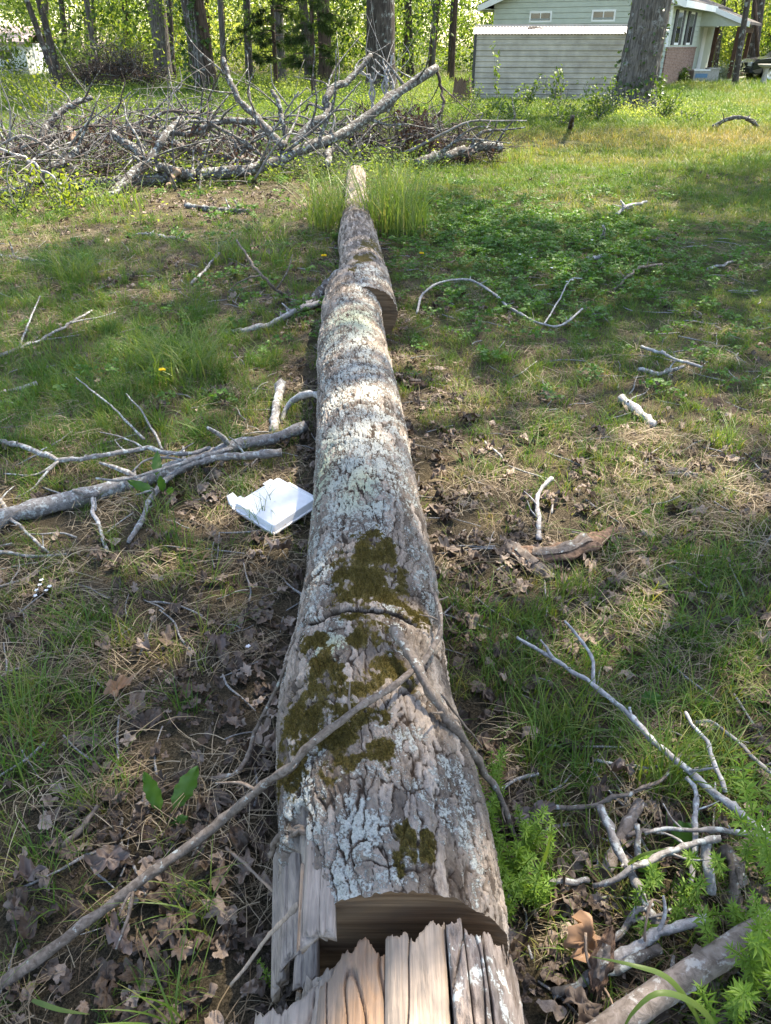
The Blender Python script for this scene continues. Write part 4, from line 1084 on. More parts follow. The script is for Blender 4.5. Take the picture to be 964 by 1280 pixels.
def build_ground_cover():
    rg = np.random.default_rng(31)
    # --- fresh grass
    gp = []
    for k in range(7):
        V, F, r = blades(16, .045, .035, .11, .0036, .8, 4, rg); gp.append((V, F, None, r))
    mp = []
    for k in range(6):
        V, F, r = blades(22, .06, .07, .21, .0044, .95, 5, rg); mp.append((V, F, None, r))
    lp = []
    for k in range(6):
        V, F, r = blades(34, .075, .018, .05, .0036, .9, 3, rg); lp.append((V, F, None, r))
    P = rand_ground(1050, 9.0, rg, 1.2, 0.15, 3.0)
    lx, lr = log_x(P[:, 1]); side = P[:, 0] - lx
    nz_ = fbm(P[:, 0] * 2.2 + 30, P[:, 1] * 2.2 + 7, 3, 2); nf = fbm(P[:, 0] * 9, P[:, 1] * 9, 2, 8)
    gr = blob(P, GREENS); ba = blob(P, BARES)
    right = sstep(0, .3, side)
    dens = 0.20 + right * 0.12 + 0.16 * sstep(2.0, 5.0, P[:, 1]) + right * 0.35 * sstep(3.2, 6.0, P[:, 1]) + gr * .75 - ba * .75 + .16 * (1 - right) * sstep(2.2, 3.2, P[:, 1])
    dens = .25 + .08 * right + dens * .70 + (nz_ - .5) * .55 + (nf - .5) * .8
    dens -= .3 * sstep(.22, .05, np.abs(side) - lr)
    keep = (rg.random(len(P)) < np.clip(dens, .015, 1)) & off_log(P, .03)
    Q = P[keep]; n = len(Q); dk = dens[keep]; rk = right[keep]
    lawn = np.clip(rk * sstep(3.3, 6.0, Q[:, 1]), 0, 1)
    z = gz(Q[:, 0], Q[:, 1])
    P3 = np.column_stack([Q, z - .003])
    tint = np.clip(0.47 + 0.24 * np.clip(dk, 0, 1) + rg.normal(0, .17, n), 0, 1)
    tall = rg.random(n) > lawn * .85
    sc = rg.uniform(.55, 1.15, n) * (1 - .25 * lawn) * (0.8 + .35 * np.clip(gr[keep], 0, 1))
    lng = tall & (rg.random(n) < np.clip(.06 + .28 * np.clip(gr[keep], 0, 1) + .14 * sstep(2, 3.5, Q[:, 1]) * (1 - rk) - .05 * rk, 0, .8))
    scatter('long_grass', P3[lng], mp, MAT['grass'], sc[lng] * .9, np.clip(tint[lng] + .08, 0, 1), 'long fresh grass growing in loose clumps about the branches', tilt=.15)
    tall &= ~lng
    scatter('grass', P3[tall], gp, MAT['grass'], sc[tall], tint[tall], 'fresh green grass growing thinly through dead leaves around the log', tilt=.15)
    scatter('lawn_grass', P3[~tall], lp, MAT['grass'], sc[~tall] * 1.15, tint[~tall], 'short green lawn grass to the right of the log', tilt=.1)
    # --- lawn and rough grass further off
    P = rand_ground(330, 46, rg, 1.35, 7.5, 8.0)
    side = P[:, 0] + .35
    nz_ = fbm(P[:, 0] * .9 + 30, P[:, 1] * .9 + 7, 3, 2)
    dry = np.exp(-((P[:, 1] - 14.5 - .12 * P[:, 0]) / 2.2) ** 2) * sstep(0, 2, P[:, 0])
    ba = blob(P, BARES)
    lf = sstep(.6, -.6, side) * sstep(13, 11, P[:, 1])
    dens = .75 + (nz_ - .5) * 1.1 - ba * .6 - lf * (.32 + .5 * (fbm(P[:, 0] * 1.7, P[:, 1] * 1.7, 3, 13) - .4))
    keep = (rg.random(len(P)) < np.clip(dens, .05, 1)) & off_log(P, .05)
    Q = P[keep]; n = len(Q)
    tint = np.clip(.58 - .42 * dry[keep] + (nz_[keep] - .5) * .8 + rg.normal(0, .1, n) + .12 * sstep(2, -2, side[keep]), 0, 1)
    sc = rg.uniform(.9, 1.6, n) * (1 + .06 * (Q[:, 1] - 8)) * np.where(side[keep] < 0, 1.1, 1.0)
    scatter('far_grass', np.column_stack([Q, gz(Q[:, 0], Q[:, 1]) - .004]), lp[:4] + gp[:2], MAT['grass'], sc, tint, 'grass of the far lawn stretching to the shed and house', tilt=.1)
    # --- dry straw
    sp_ = []
    for k in range(6):
        V, F, r = straws(26, .08, .03, .15, .0019, rg); sp_.append((V, F, None, r))
    P = rand_ground(235, 11.5, rg, 1.1, .15, 3.4)
    nz_ = fbm(P[:, 0] * 2.7 + 3, P[:, 1] * 2.7 + 11, 3, 5); lx, lr = log_x(P[:, 1]); right = sstep(0, .3, P[:, 0] - lx)
    dens = .5 + (nz_ - .5) * 2.2 + .35 * blob(P, [(130, 1000, .25, .35, 1), (60, 720, .4, .4, 1), (300, 640, .4, .3, .6), (640, 700, .3, .2, .8), (150, 760, .4, .3, .8), (330, 370, .6, .5, .6)]) - right * .2 * sstep(3, 5, P[:, 1])
    keep = (rg.random(len(P)) < np.clip(dens, .05, 1)) & off_log(P, .02)
    Q = P[keep]; n = len(Q)
    scatter('dry_straw', np.column_stack([Q, gz(Q[:, 0], Q[:, 1])]), sp_, MAT['straw'], rg.uniform(.6, 1.2, n), rg.uniform(.2, .8, n), 'bleached dead grass and straw matted over the soil', tilt=.12)
    # --- dead leaves
    dl = []
    for k in range(18):
        V, T = dead_leaf(['oak', 'maple', 'plain', 'oak', 'plain'][k % 5], 1.0, rg, 1.0 if k % 3 else 1.8)
        dl.append((V, None, T, None))
    P = rand_ground(1000, 11.5, rg, 1.3, .15, 2.4)
    nz_ = fbm(P[:, 0] * 1.9 + 60, P[:, 1] * 1.9 + 21, 3, 9); lx, lr = log_x(P[:, 1]); side = P[:, 0] - lx; right = sstep(0, .3, side)
    dens = .26 + (nz_ - .5) * 1.2 + .7 * blob(P, BARES) - .25 * blob(P, GREENS) + .55 * sstep(.3, .02, np.abs(side) - lr) - right * sstep(2.5, 5.5, P[:, 1]) * .25
    dens += .25 * sstep(1.5, .7, P[:, 1])
    keep = (rg.random(len(P)) < np.clip(dens, .02, 1)) & off_log(P, -.02)
    Q = P[keep]; n = len(Q)
    rot = np.stack([rg.normal(0, .22, n), rg.normal(0, .22, n), rg.uniform(0, 6.28, n)], 1)
    sc = .020 + .052 * rg.random(n) ** 1.5
    ti = np.clip(rg.normal(.5, .26, n), 0.0, .93); ti[rg.random(n) < .07] = 1.0
    scatter('leaf_litter', np.column_stack([Q, gz(Q[:, 0], Q[:, 1]) + .004 + rg.uniform(0, .012, n)]), dl, MAT['dead_leaf'], sc, ti, 'grey-brown dead oak leaves strewn on the ground', rot=rot)
    # --- leaf crumbs, bits of bark and small twigs
    cr = []
    for k in range(5):
        V, T = dead_leaf('plain', 1.0, rg, 1.6); cr.append((V, None, T, None))
    P = rand_ground(1500, 9, rg, 1.3, .15, 2.6); P = P[off_log(P, -.02)]
    keep = rg.random(len(P)) < np.clip(.5 + (fbm(P[:, 0] * 3, P[:, 1] * 3, 3, 4) - .5) * 2 - .3 * blob(P, GREENS), .1, 1)
    Q = P[keep]; n = len(Q)
    scatter('leaf_crumbs', np.column_stack([Q, gz(Q[:, 0], Q[:, 1]) + .002]), cr, MAT['dead_leaf'], rg.uniform(.008, .026, n), np.clip(rg.normal(.55, .25, n), 0, 1), 'small crumbs of leaf and bark on the soil', tilt=.5)
    tw = []
    for k in range(5):
        pts = [(-.5, 0, .01), (-.2, rg.normal(0, .05), .03), (.15, rg.normal(0, .06), .02), (.5, rg.normal(0, .08), .015)]
        V, F = tube(pts, .022, .012, 9, 5, .3, k); tw.append((V, F, None, np.full(len(V), .5)))
    P = rand_ground(55, 8, rg, 1.2, .15, 3.0); P = P[off_log(P, .02)]; n = len(P)
    scatter('small_twigs', np.column_stack([P, gz(P[:, 0], P[:, 1]) + .01]), tw, MAT['stick_grey'], rg.uniform(.06, .22, n), rg.random(n), 'scattered small dead twigs in the grass and litter', tilt=.12)
    # --- clover patch and small broad weeds
    cl = []
    for k in range(4):
        n = 12; a = rg.uniform(0, 6.28, n); r = .05 * np.sqrt(rg.random(n)); h = rg.uniform(.03, .07, n)
        C = np.stack([r * np.cos(a), r * np.sin(a), h], 1)
        C3 = np.repeat(C, 3, 0); aa = np.repeat(rg.uniform(0, 6.28, n), 3) + np.tile([0, 2.09, 4.19], n)
        D = np.stack([np.cos(aa), np.sin(aa), .15 + 0 * aa], 1)
        V, T, rn = leaf_cards(C3, D, .017, rg, 1.0, .1)
        cl.append((V, None, T, rn))
    P = rand_ground(420, 11, rg, 1.0, .4, 5.0)
    d = blob(P, [(650, 300, .9, 1.5, .9), (560, 260, .6, 1.2, .5), (720, 300, .7, 1.0, .5), (620, 360, .5, .5, .3), (40, 580, .4, .3, .25), (300, 360, .4, .5, .15), (880, 320, .8, 1.0, .15)]) + .05 + (fbm(P[:, 0] * 2 + 5, P[:, 1] * 2, 3, 11) - .5) * .5 - 2 * sstep(3.4, 2.6, P[:, 1])
    keep = (rg.random(len(P)) < np.clip(d, 0, 1)) & off_log(P, .05)
    Q = P[keep]; n = len(Q)
    scatter('clover', np.column_stack([Q, gz(Q[:, 0], Q[:, 1])]), cl, MAT['clover'], rg.uniform(.7, 1.4, n), rg.uniform(.2, .8, n), 'dark green clover spreading in the lawn', tilt=.1)
build_ground_cover()

# ------------------------------------------------------------------ single plants, tufts, flowers, leaves
def tuft(label, px, py, n, rad, h, w, lean=.9, seed=0, name='grass_tuft', group=None, mat='tuft', segs=6):
    p = at_g(px, py); rg = np.random.default_rng(seed + 40)
    V, F, r = blades(n, rad, h * .45, h, w, lean, segs, rg, droop=.3)
    o = obj(name, V + p, F, MAT[mat], None, p, attrs={'rnd': r}); tag(o, label, 'grass tuft', group)
tuft('big dense green grass tuft beside the yellow dandelion', 230, 468, 190, .20, .36, .0055, 1.1, 1)
tuft('bushy green grass tuft on the dry litter past the twigs', 98, 350, 130, .17, .34, .006, 1.1, 2)
tuft('tall arching grass tuft on the left side of the far log', 411, 285, 200, .20, .75, .008, .8, 3, mat='tuft_pale')
tuft('tall pale green grass tuft on the right side of the far log', 490, 288, 380, .36, .80, .010, .7, 4, mat='tuft_pale')
tuft('upright grass tuft standing behind the tall pale one by the far log', 520, 205, 60, .25, .40, .010, .5, 5)
tuft('small bright grass tuft growing on the lawn near a dirt mound', 905, 558, 110, .08, .17, .004, .8, 6)
tuft('grass tuft growing at the end of the fallen limb', 330, 300, 70, .2, .35, .008, .9, 7)
tuft('green grass clump beside the short grey twig', 285, 325, 90, .2, .30, .007, .9, 8)
tuft('low grass clump under the fallen limb', 150, 262, 90, .3, .40, .009, .8, 9)
tuft('small grass clump below the foam box', 195, 650, 40, .06, .15, .004, .9, 10)
tuft('green clump beside the dark thin dead stem', 345, 330, 60, .15, .3, .006, .9, 11)
tuft('narrow grass clump against the broken bark slab', 716, 745, 50, .07, .17, .004, .8, 12)
tuft('lush grass clump under the long forked branch', 700, 900, 36, .09, .17, .0042, .9, 13)
tuft('lush grass clump beside the crossing pale twig', 822, 985, 70, .06, .26, .005, .7, 14)
tuft('small grass clump in leaf litter near the broad leaved plant', 105, 1010, 30, .03, .12, .004, .8, 15)
tuft('sparse grass clump in litter below the brown branch', 245, 1130, 45, .05, .14, .0035, 1.0, 16)
tuft('single thin clump of grass at the split log', 222, 1290, 9, .02, .20, .005, .8, 17)
tuft('yellow-green grass clump on the lawn beyond the curled branch', 640, 205, 60, .3, .30, .010, .6, 18)
tuft('drooping grass tuft at the left below the twigs', 30, 880, 60, .09, .20, .004, 1.0, 19)

def big_blade(label, spec, w, mat='tuft', seed=0):
    C = catmull(np.array(pts3(spec)), 26); n = len(C); t = np.linspace(0, 1, n)
    tan = np.gradient(C, axis=0); tan /= np.linalg.norm(tan, axis=1)[:, None]
    view = C - np.array([0, 0, CAMH * 3]); sd = np.cross(tan, view); sd /= np.linalg.norm(sd, axis=1)[:, None]
    up = np.cross(sd, tan); W = w * (np.minimum(1, .6 + t * 3) * (1 - t ** 3)) + .0004
    V = np.stack([C - sd * W[:, None] + up * W[:, None] * .35, C, C + sd * W[:, None] + up * W[:, None] * .35], 1).reshape(-1, 3)
    o = obj('tall_grass', V, grid_faces(n, 3), MAT[mat], None, C[0], attrs={'rnd': np.full(len(V), .55)}); tag(o, label, 'grass')
big_blade('broad arching grass blade over the smooth brown branch', [(885, 1300, .04), (868, 1262, .16), (835, 1222, .24), (790, 1206, .26), (740, 1196, .24)], .006)
big_blade('wide grass blade curving low over the thick corner branch', [(905, 1320, .05), (890, 1275, .16), (858, 1248, .23), (820, 1242, .25), (788, 1270, .21), (776, 1300, .17)], .006)
big_blade('straight grass blade leaning above the bright weeds', [(660, 1110, .03), (680, 1075, .12), (690, 1040, .20)], .004)
big_blade('pale grass blade rising by the bowed twig', [(775, 1090, .04), (800, 1070, .12), (835, 1060, .16)], .004)
big_blade('grass blade lying on the litter in the near corner', [(40, 1250, .03), (75, 1262, .05), (112, 1268, .03)], .004)

def cleavers(label, stems, seed=0, size=.022, group=None):
    rg = np.random.default_rng(seed + 70)
    root = empty('weed', pts3([stems[0][0]])[0]); tag(root, label, 'weed', group)
    for st in stems:
        C = catmull(np.array(pts3(st)), 30)
        V, F = tube(C, .0016, .0009, 30, 5, .1, seed)
        s = obj('stem', V, F, MAT['cleavers'], root, attrs={'rnd': np.full(len(V), .4)})
        L = np.concatenate([[0], np.cumsum(np.linalg.norm(np.diff(C, axis=0), axis=1))])
        Cs = []; Ds = []; sz = []
        q = .02
        while q < L[-1] + .001:
            c = np.array([np.interp(q, L, C[:, k]) for k in range(3)]); i = min(np.searchsorted(L, q), len(C) - 2)
            ax = C[i + 1] - C[i - 1 if i > 0 else 0]; ax /= np.linalg.norm(ax) + 1e-9
            u = np.cross(ax, [.3, .2, 1]); u /= np.linalg.norm(u); v = np.cross(ax, u); a0 = rg.uniform(0, 6.28); m = rg.integers(6, 9)
            f = 1.0 if q < L[-1] - .03 else .55
            for k in range(m):
                a = a0 + 6.283 * k / m
                Cs.append(c); Ds.append(u * math.cos(a) + v * math.sin(a) + ax * .35 + rg.normal(0, .1, 3)); sz.append(size * f * rg.uniform(.8, 1.2))
            q += size * .95
        V, T, r = leaf_cards(np.array(Cs), np.array(Ds), np.array(sz), rg, .24, .1)
        tag(obj('leaf_whorls', V, None, MAT['cleavers'], root, T=T, attrs={'rnd': r}), kind='stuff')

rg = np.random.default_rng(5)
st = []
for k in range(26):
    bx, by = rg.uniform(612, 705), rg.uniform(1040, 1150)
    bx = 625 + (bx - 612) * .75 + (by - 1100) * .15
    st.append([(bx, by, 0), (bx + rg.uniform(-14, 10), by - rg.uniform(10, 30), rg.uniform(.05, .10)), (bx + rg.uniform(-28, 22), by - rg.uniform(30, 70), rg.uniform(.09, .2))])
cleavers('bright green whorled weed growing thickly against the log by the cut', st, 1, .019)
st = []
for k in range(7):
    bx, by = rg.uniform(585, 625), rg.uniform(985, 1050)
    st.append([(bx + 10, by + 10, 0), (bx, by - 20, .08), (bx + rg.uniform(-14, 12), by - rg.uniform(45, 80), rg.uniform(.14, .24))])
cleavers('slender whorled weed climbing the log beside the propped stick', st, 2, .018)
st = [[(975, 1110, 0), (950, 1040, .20), (932, 985, .30), (926, 940, .38)], [(985, 1130, 0), (960, 1070, .2), (958, 1010, .30)], [(960, 1080, .02), (930, 1030, .18), (900, 1010, .22)], [(1000, 1090, 0), (975, 1010, .2), (968, 960, .3)]]
cleavers('tall pale weed with whorled leaves rising over the long forked branch', st, 3, .027)
st = []
for k in range(16):
    bx, by = rg.uniform(890, 985), rg.uniform(1190, 1300)
    st.append([(bx, by, .02), (bx + rg.uniform(-12, 12), by - 30, .12), (bx + rg.uniform(-30, 20), by - rg.uniform(40, 75), rg.uniform(.18, .28))])
cleavers('leafy whorled weed crowding behind the thick corner branch', st, 4, .024)
st = []
for k in range(16):
    bx, by = rg.uniform(780, 945), rg.uniform(1090, 1180)
    st.append([(bx, by, .01), (bx + rg.uniform(-10, 10), by - 18, .06), (bx + rg.uniform(-25, 25), by - rg.uniform(20, 50), rg.uniform(.09, .17))])
cleavers('low whorled weed growing up through the tangle of sticks', st, 5, .022)
cleavers('tiny whorled weed sprouting in litter by the torn log end', [[(340, 1240, 0), (345, 1215, .05), (352, 1195, .09)], [(338, 1235, 0), (330, 1210, .05), (322, 1200, .07)]], 6, .013)

def broad_plant(label, leaves, seed=0):
    root = None; rg = np.random.default_rng(seed)
    for (b, t, w) in leaves:
        B = at_g(*b); T_ = at_g(*t)
        if root is None:
            root = empty('broadleaf_plant', B); tag(root, label, 'plant')
        n = 16; s = np.linspace(0, 1, n); u = np.linspace(-1, 1, 7)
        ax = T_ - B; L = np.linalg.norm(ax); axn = ax / L
        vd = (B + T_) / 2 - np.array([0, 0, CAMH]); vd /= np.linalg.norm(vd)
        sd = np.cross(axn, vd); sd /= np.linalg.norm(sd); nr = np.cross(sd, axn)
        S_, U_ = np.meshgrid(s, u, indexing='ij')
        prof = np.clip((S_ - .22) / .78, 0, 1); ww = w * (np.sin(np.pi * prof ** .8) ** .8) + .0015 * (1 - S_)
        ww = ww * (1 + .12 * np.sin(S_ * 60) * (np.abs(U_) > .9))
        V = B + axn * (S_ * L)[..., None] + sd * (U_ * ww)[..., None] + nr * (np.abs(U_) * w * .25 + .25 * L * (S_ - S_ ** 2) + .004 * np.sin(S_ * 25 + U_ * 3) * np.abs(U_))[..., None]
        obj('leaf', V.reshape(-1, 3), grid_faces(n, 7), MAT['broadleaf'], root, attrs={'rnd': np.full(n * 7, rg.random())})
broad_plant('small plant with two upright paddle leaves in leaf litter', [((207, 1028, .0), (180, 965, .12), .016), ((207, 1028, 0), (247, 958, .11), .021), ((209, 1031, 0), (233, 1022, .05), .010)], 1)
broad_plant('small broad leaved weed lying across the dead branch', [((205, 620, .03), (158, 600, .10), .018), ((205, 620, .03), (200, 595, .12), .015), ((207, 621, .03), (215, 610, .09), .012), ((195, 600, .08), (197, 562, .16), .018)], 2)
broad_plant('broad pale leaf beside the long forked branch', [((795, 880, .02), (826, 870, .06), .022)], 3)
broad_plant('large dock leaf in the tangle of sticks', [((835, 1060, .02), (870, 1035, .08), .03), ((835, 1065, .02), (800, 1085, .08), .02)], 4)
broad_plant('small leafy sprout on the lawn beside the wood chunk', [((800, 650, 0), (790, 640, .05), .014), ((800, 650, 0), (812, 636, .05), .013)], 5)

def flower(label, px, py, dz, r, kind, group=None, name='flower'):
    p = at_g(px, py + (2 if kind == 'y' else 0), 0); top = at_g(px, py, dz)
    rg = np.random.default_rng(int(px))
    root = empty(name, p); tag(root, label, 'flower', group)
    V, F = tube([p, (p + top) / 2, top], .0015, .001, 6, 5, .1, 1)
    obj('stem', V, F, MAT['broadleaf'], root, attrs={'rnd': np.full(len(V), .5)})
    n = 34 if kind == 'y' else 5
    a = np.linspace(0, 6.28 * (3 if kind == 'y' else 1), n, endpoint=False)
    D = np.stack([np.cos(a), np.sin(a), np.linspace(.15, .9, n) if kind == 'y' else .35 + 0 * a], 1)
    V, T, rn = leaf_cards(np.repeat(top[None], n, 0), D, np.full(n, r), rg, .28 if kind == 'y' else .8, .1)
    obj('petals', V, None, MAT['yellow_petal' if kind == 'y' else 'white_petal'], root, T=T, attrs={'rnd': rn})
flower('yellow dandelion flower in front of the big grass tuft', 203, 463, .12, .020, 'y', name='dandelion')
flower('yellow dandelion flower left of the far log', 405, 320, .2, .024, 'y', name='dandelion')
flower('yellow dandelion flower on the clover right of the far log', 527, 317, .12, .022, 'y', name='dandelion')
for k, (x, y) in enumerate([(46, 738), (52, 725), (58, 738), (50, 731), (62, 733), (44, 745)]):
    flower('tiny white flower in the cluster on dry grass', x, y, .06, .008, 'w', 'tiny white flowers in dry grass')
flower('tiny pale blue flower beside the thin curved twig', 310, 808, .04, .009, 'w')
for k, (x, y) in enumerate([(664, 322), (690, 335), (708, 352), (716, 350), (650, 318), (740, 300)]):
    flower('tiny white clover flower on the dark green clover', x, y, .09, .012, 'w', 'tiny white clover flowers')

def dry_leaf(label, px, py, size, kind, seed, tilt, mat='dry_tan', dz=.03):
    rg = np.random.default_rng(seed); p = at_g(px, py, dz)
    V, T = dead_leaf(kind, size, rg, 1.7)
    M_ = np.array(Matrix.Rotation(tilt[2], 3, 'Z') @ Matrix.Rotation(tilt[0], 3, 'X') @ Matrix.Rotation(tilt[1], 3, 'Y'))
    o = obj('dry_leaf', V @ M_.T + p, None, MAT[mat], None, p, T=T, attrs={'rnd': np.full(len(V), rg.random())}); tag(o, label, 'leaf')
MAT['dry_tan'] = leaf_mat('dry_tan_leaf', [(0, (0.22, 0.125, 0.07)), (1, (0.33, 0.20, 0.12))], .2, .55, .3, (1, .8, .5), inst=False, noise=.6)
MAT['dry_grey'] = leaf_mat('dry_grey_leaf', [(0, (0.08, 0.058, 0.05)), (1, (0.14, 0.105, 0.09))], .1, .5, .4, (1, .8, .6), inst=False, noise=.6)
dry_leaf('large tan dried maple leaf among the sticks by the log', 722, 1178, .125, 'maple', 3, (.5, .2, .6))
dry_leaf('pointed brown maple leaf lying on dry litter', 38, 1098, .08, 'maple', 4, (.2, .1, 1.2), 'dry_grey')
dry_leaf('broad grey oak leaf lying at the bend of the brown branch', 135, 1080, .07, 'oak', 5, (.2, .2, .2), 'dry_grey')
dry_leaf('brown curled leaf in the green grass below the forked branch', 775, 970, .08, 'maple', 6, (.3, .1, 2), 'dry_grey')
dry_leaf('brown lobed leaf at the foot of the propped stick', 660, 1025, .08, 'oak', 7, (.3, .2, .4), 'dry_grey')
dry_leaf('wide tan leaf on dry grass left of the log', 148, 862, .07, 'oak', 8, (.2, .1, .9), 'dry_tan')
dry_leaf('small orange leaf scrap caught on the whorled weed', 590, 953, .022, 'plain', 9, (.3, .4, 1), 'dry_tan', .14)
dry_leaf('grey crumpled leaf against the split log', 150, 1185, .075, 'oak', 10, (.3, .1, 2.2), 'dry_grey')
dry_leaf('grey crumpled leaf under the foam box', 352, 692, .08, 'oak', 12, (.3, .3, 2.8), 'dry_grey')
dry_leaf('grey leaf lying beside the thin curved twig', 268, 815, .09, 'maple', 13, (.2, .3, 1.8), 'dry_grey')
def mound(label, px, py, r, h, seed):
    p = at_g(px, py); n = 22; m = 30
    rr = np.linspace(0.02, 1, n); a = np.linspace(0, 6.283, m, endpoint=False)
    RR, AA = np.meshgrid(rr, a, indexing='ij')
    x = p[0] + r * RR * np.cos(AA); y = p[1] + r * RR * np.sin(AA)
    z = gz(x, y) - .006 + h * (1 - RR ** 1.6) * (.5 + fbm(x * 25 + seed, y * 25, 4, 3))
    o = obj('dirt_mound', np.stack([x, y, z], -1).reshape(-1, 3), grid_faces(n, m, True), MAT['soil'], None, p); tag(o, label, 'dirt mound')
MAT['soil'] = bark_mat('soil', (0.025, 0.018, 0.013), (0.085, 0.06, 0.045), scale=60, bump=1.0, bdist=.01)
mound('small dark dirt mound on the lawn by the bright grass tuft', 897, 508, .10, .05, 1)
mound('low dark mound of soil in the lawn beneath the wavy twig', 700, 428, .09, .035, 4)

# ------------------------------------------------------------------ brush pile behind the log
def limb(label, spec, w0, w1, mat='limb', group=None, twigs=(), name='fallen_branch', auto=0, seed=0, segs=9, cat='branch'):
    """spec: (px, py, distance) along the limb; auto side twigs grow from it as parts"""
    P = np.array([at_y(*q) for q in spec]); P[:, 2] = np.maximum(P[:, 2], gz(P[:, 0], P[:, 1]) + .01)
    rg = np.random.default_rng(seed + 300)
    ra, rb = wrad(w0, P[0]), wrad(w1, P[-1])
    V, F = tube(P, ra, rb, 34, segs, .22, seed, 1.0, .02, 5)
    root = empty(name, P[0]); tag(root, label, cat, group)
    obj('stem', V, F, MAT[mat], root)
    C = catmull(P, 30)
    for k in range(auto):
        i = rg.integers(6, 29); a = C[i]; L = rg.uniform(.35, 1.0)
        ax = C[min(i + 1, 29)] - C[i - 1]; ax /= np.linalg.norm(ax)
        d = rg.normal(0, 1, 3); d -= ax * (d @ ax) * .6; d[2] = abs(d[2]) * .8 - .1; d /= np.linalg.norm(d)
        d = d + ax * .5
        b = a + d * L * .5 + rg.normal(0, .06, 3); c = a + d * L + rg.normal(0, .15, 3)
        b[2] = max(b[2], .02); c[2] = max(c[2], .02)
        r = (ra * (1 - i / 30) + rb * i / 30) * rg.uniform(.25, .5)
        V, F = tube([a, b, c], r, r * .3, 12, 5, .2, k, 1.0, .015)
        obj('twig', V, F, MAT[mat], root)
    return root

limb('long thick fallen limb with lichen rising from the brush to a broken tip', [(60, 236, 9.7), (140, 228, 9.8), (225, 222, 9.9), (300, 217, 10.1), (340, 200, 10.3), (385, 180, 10.5), (425, 166, 10.8), (470, 138, 11.2), (510, 108, 11.5), (546, 84, 11.8)], 16, 10, auto=16, seed=1, segs=12)
limb('upright bare limb forking up from the thick fallen limb', [(356, 184, 10.4), (335, 162, 10.5), (312, 138, 10.7), (292, 110, 10.8), (283, 90, 10.9), (279, 72, 11)], 11, 5, auto=5, seed=2)
limb('crooked limb zigzagging up beside the dark dead leaves', [(367, 182, 10.5), (390, 155, 10.7), (412, 138, 10.9), (408, 122, 11), (425, 105, 11.2), (445, 92, 11.4), (464, 68, 11.6)], 12, 6, auto=7, seed=3)
limb('dark limb sloping down onto the thick fallen limb from behind', [(140, 166, 10.2), (165, 185, 10.1), (192, 203, 9.9), (222, 214, 9.8), (243, 220, 9.8)], 10, 13, 'limb', auto=5, seed=4)
limb('pale lichened limb propped up across the thick fallen limb', [(120, 258, 8.9), (140, 243, 9.1), (165, 216, 9.5), (190, 195, 9.8), (205, 170, 10.0), (228, 148, 10.4)], 12, 8, 'limb', auto=6, seed=5)
limb('dark limb behind the pile running low to the right', [(165, 163, 11.5), (205, 172, 11.3), (245, 186, 11.1), (290, 197, 10.9), (330, 206, 10.7)], 9, 9, 'limb', auto=5, seed=6)
limb('thick pale mossy limb lying at the left end of the brush', [(-30, 248, 9.0), (20, 237, 9.1), (50, 222, 9.4), (75, 203, 9.6), (98, 186, 9.8)], 16, 8, 'limb', auto=5, seed=7)
limb('grey curved limb arching over the back of the brush', [(52, 172, 11), (62, 152, 11.2), (85, 133, 11.4), (115, 121, 11.6)], 10, 6, 'limb', auto=5, seed=8)
limb('thin bent limb humped over the middle of the brush', [(195, 172, 10.9), (225, 165, 10.9), (250, 164, 10.8), (272, 154, 10.8), (298, 150, 10.8), (322, 153, 10.8)], 7, 8, 'limb', auto=5, seed=9)
limb('short forked upright limb behind the thick fallen limb', [(357, 170, 11.0), (353, 148, 11.1), (348, 128, 11.2), (340, 113, 11.3)], 7, 5, 'limb', auto=3, seed=10)
limb('white peeled thin branch slanting down at the left of the brush', [(-10, 182, 9.4), (25, 195, 9.2), (52, 210, 9.0), (78, 232, 8.8)], 3.5, 3, 'stick_pale', auto=1, seed=11, segs=6)
limb('short lichened log lying at the lawn edge of the brush', [(520, 204, 11.1), (545, 197, 11.3), (575, 190, 11.6), (605, 184, 11.8), (627, 184, 11.9)], 10, 12, 'limb', auto=5, seed=12, segs=11)
limb('dark branch lying behind the short lichened log', [(545, 178, 12.5), (575, 172, 12.6), (605, 176, 12.4)], 7, 4, 'twig_dark', auto=6, seed=13)
limb('black rotten branch lying in the left of the brush', [(-20, 205, 10.2), (15, 190, 10.4), (50, 176, 10.6), (90, 168, 10.9)], 11, 6, 'twig_dark', auto=6, seed=14)
limb('orange broken branch end sticking out of the left brush', [(85, 160, 10.6), (95, 180, 10.3)], 5, 8, 'wood_orange', seed=15, segs=7)
limb('torn pale wood strip hanging off the thick fallen limb', [(222, 213, 9.7), (217, 222, 9.6), (208, 232, 9.5)], 9, 2, 'wood_tan', seed=16, segs=6)
limb('grey stub of limb standing under the thick fallen limb', [(412, 176, 10.9), (410, 192, 10.5), (408, 206, 10.2)], 8, 9, 'limb', seed=17)
limb('thin dead branch dangling from the broken tip of the thick limb', [(545, 86, 11.8), (551, 105, 11.8), (555, 128, 11.7), (548, 145, 11.6)], 4, 3, 'twig_dark', auto=5, seed=18, segs=6)
rg = np.random.default_rng(77)
GB = 'small dead branches tangled in the brush pile'
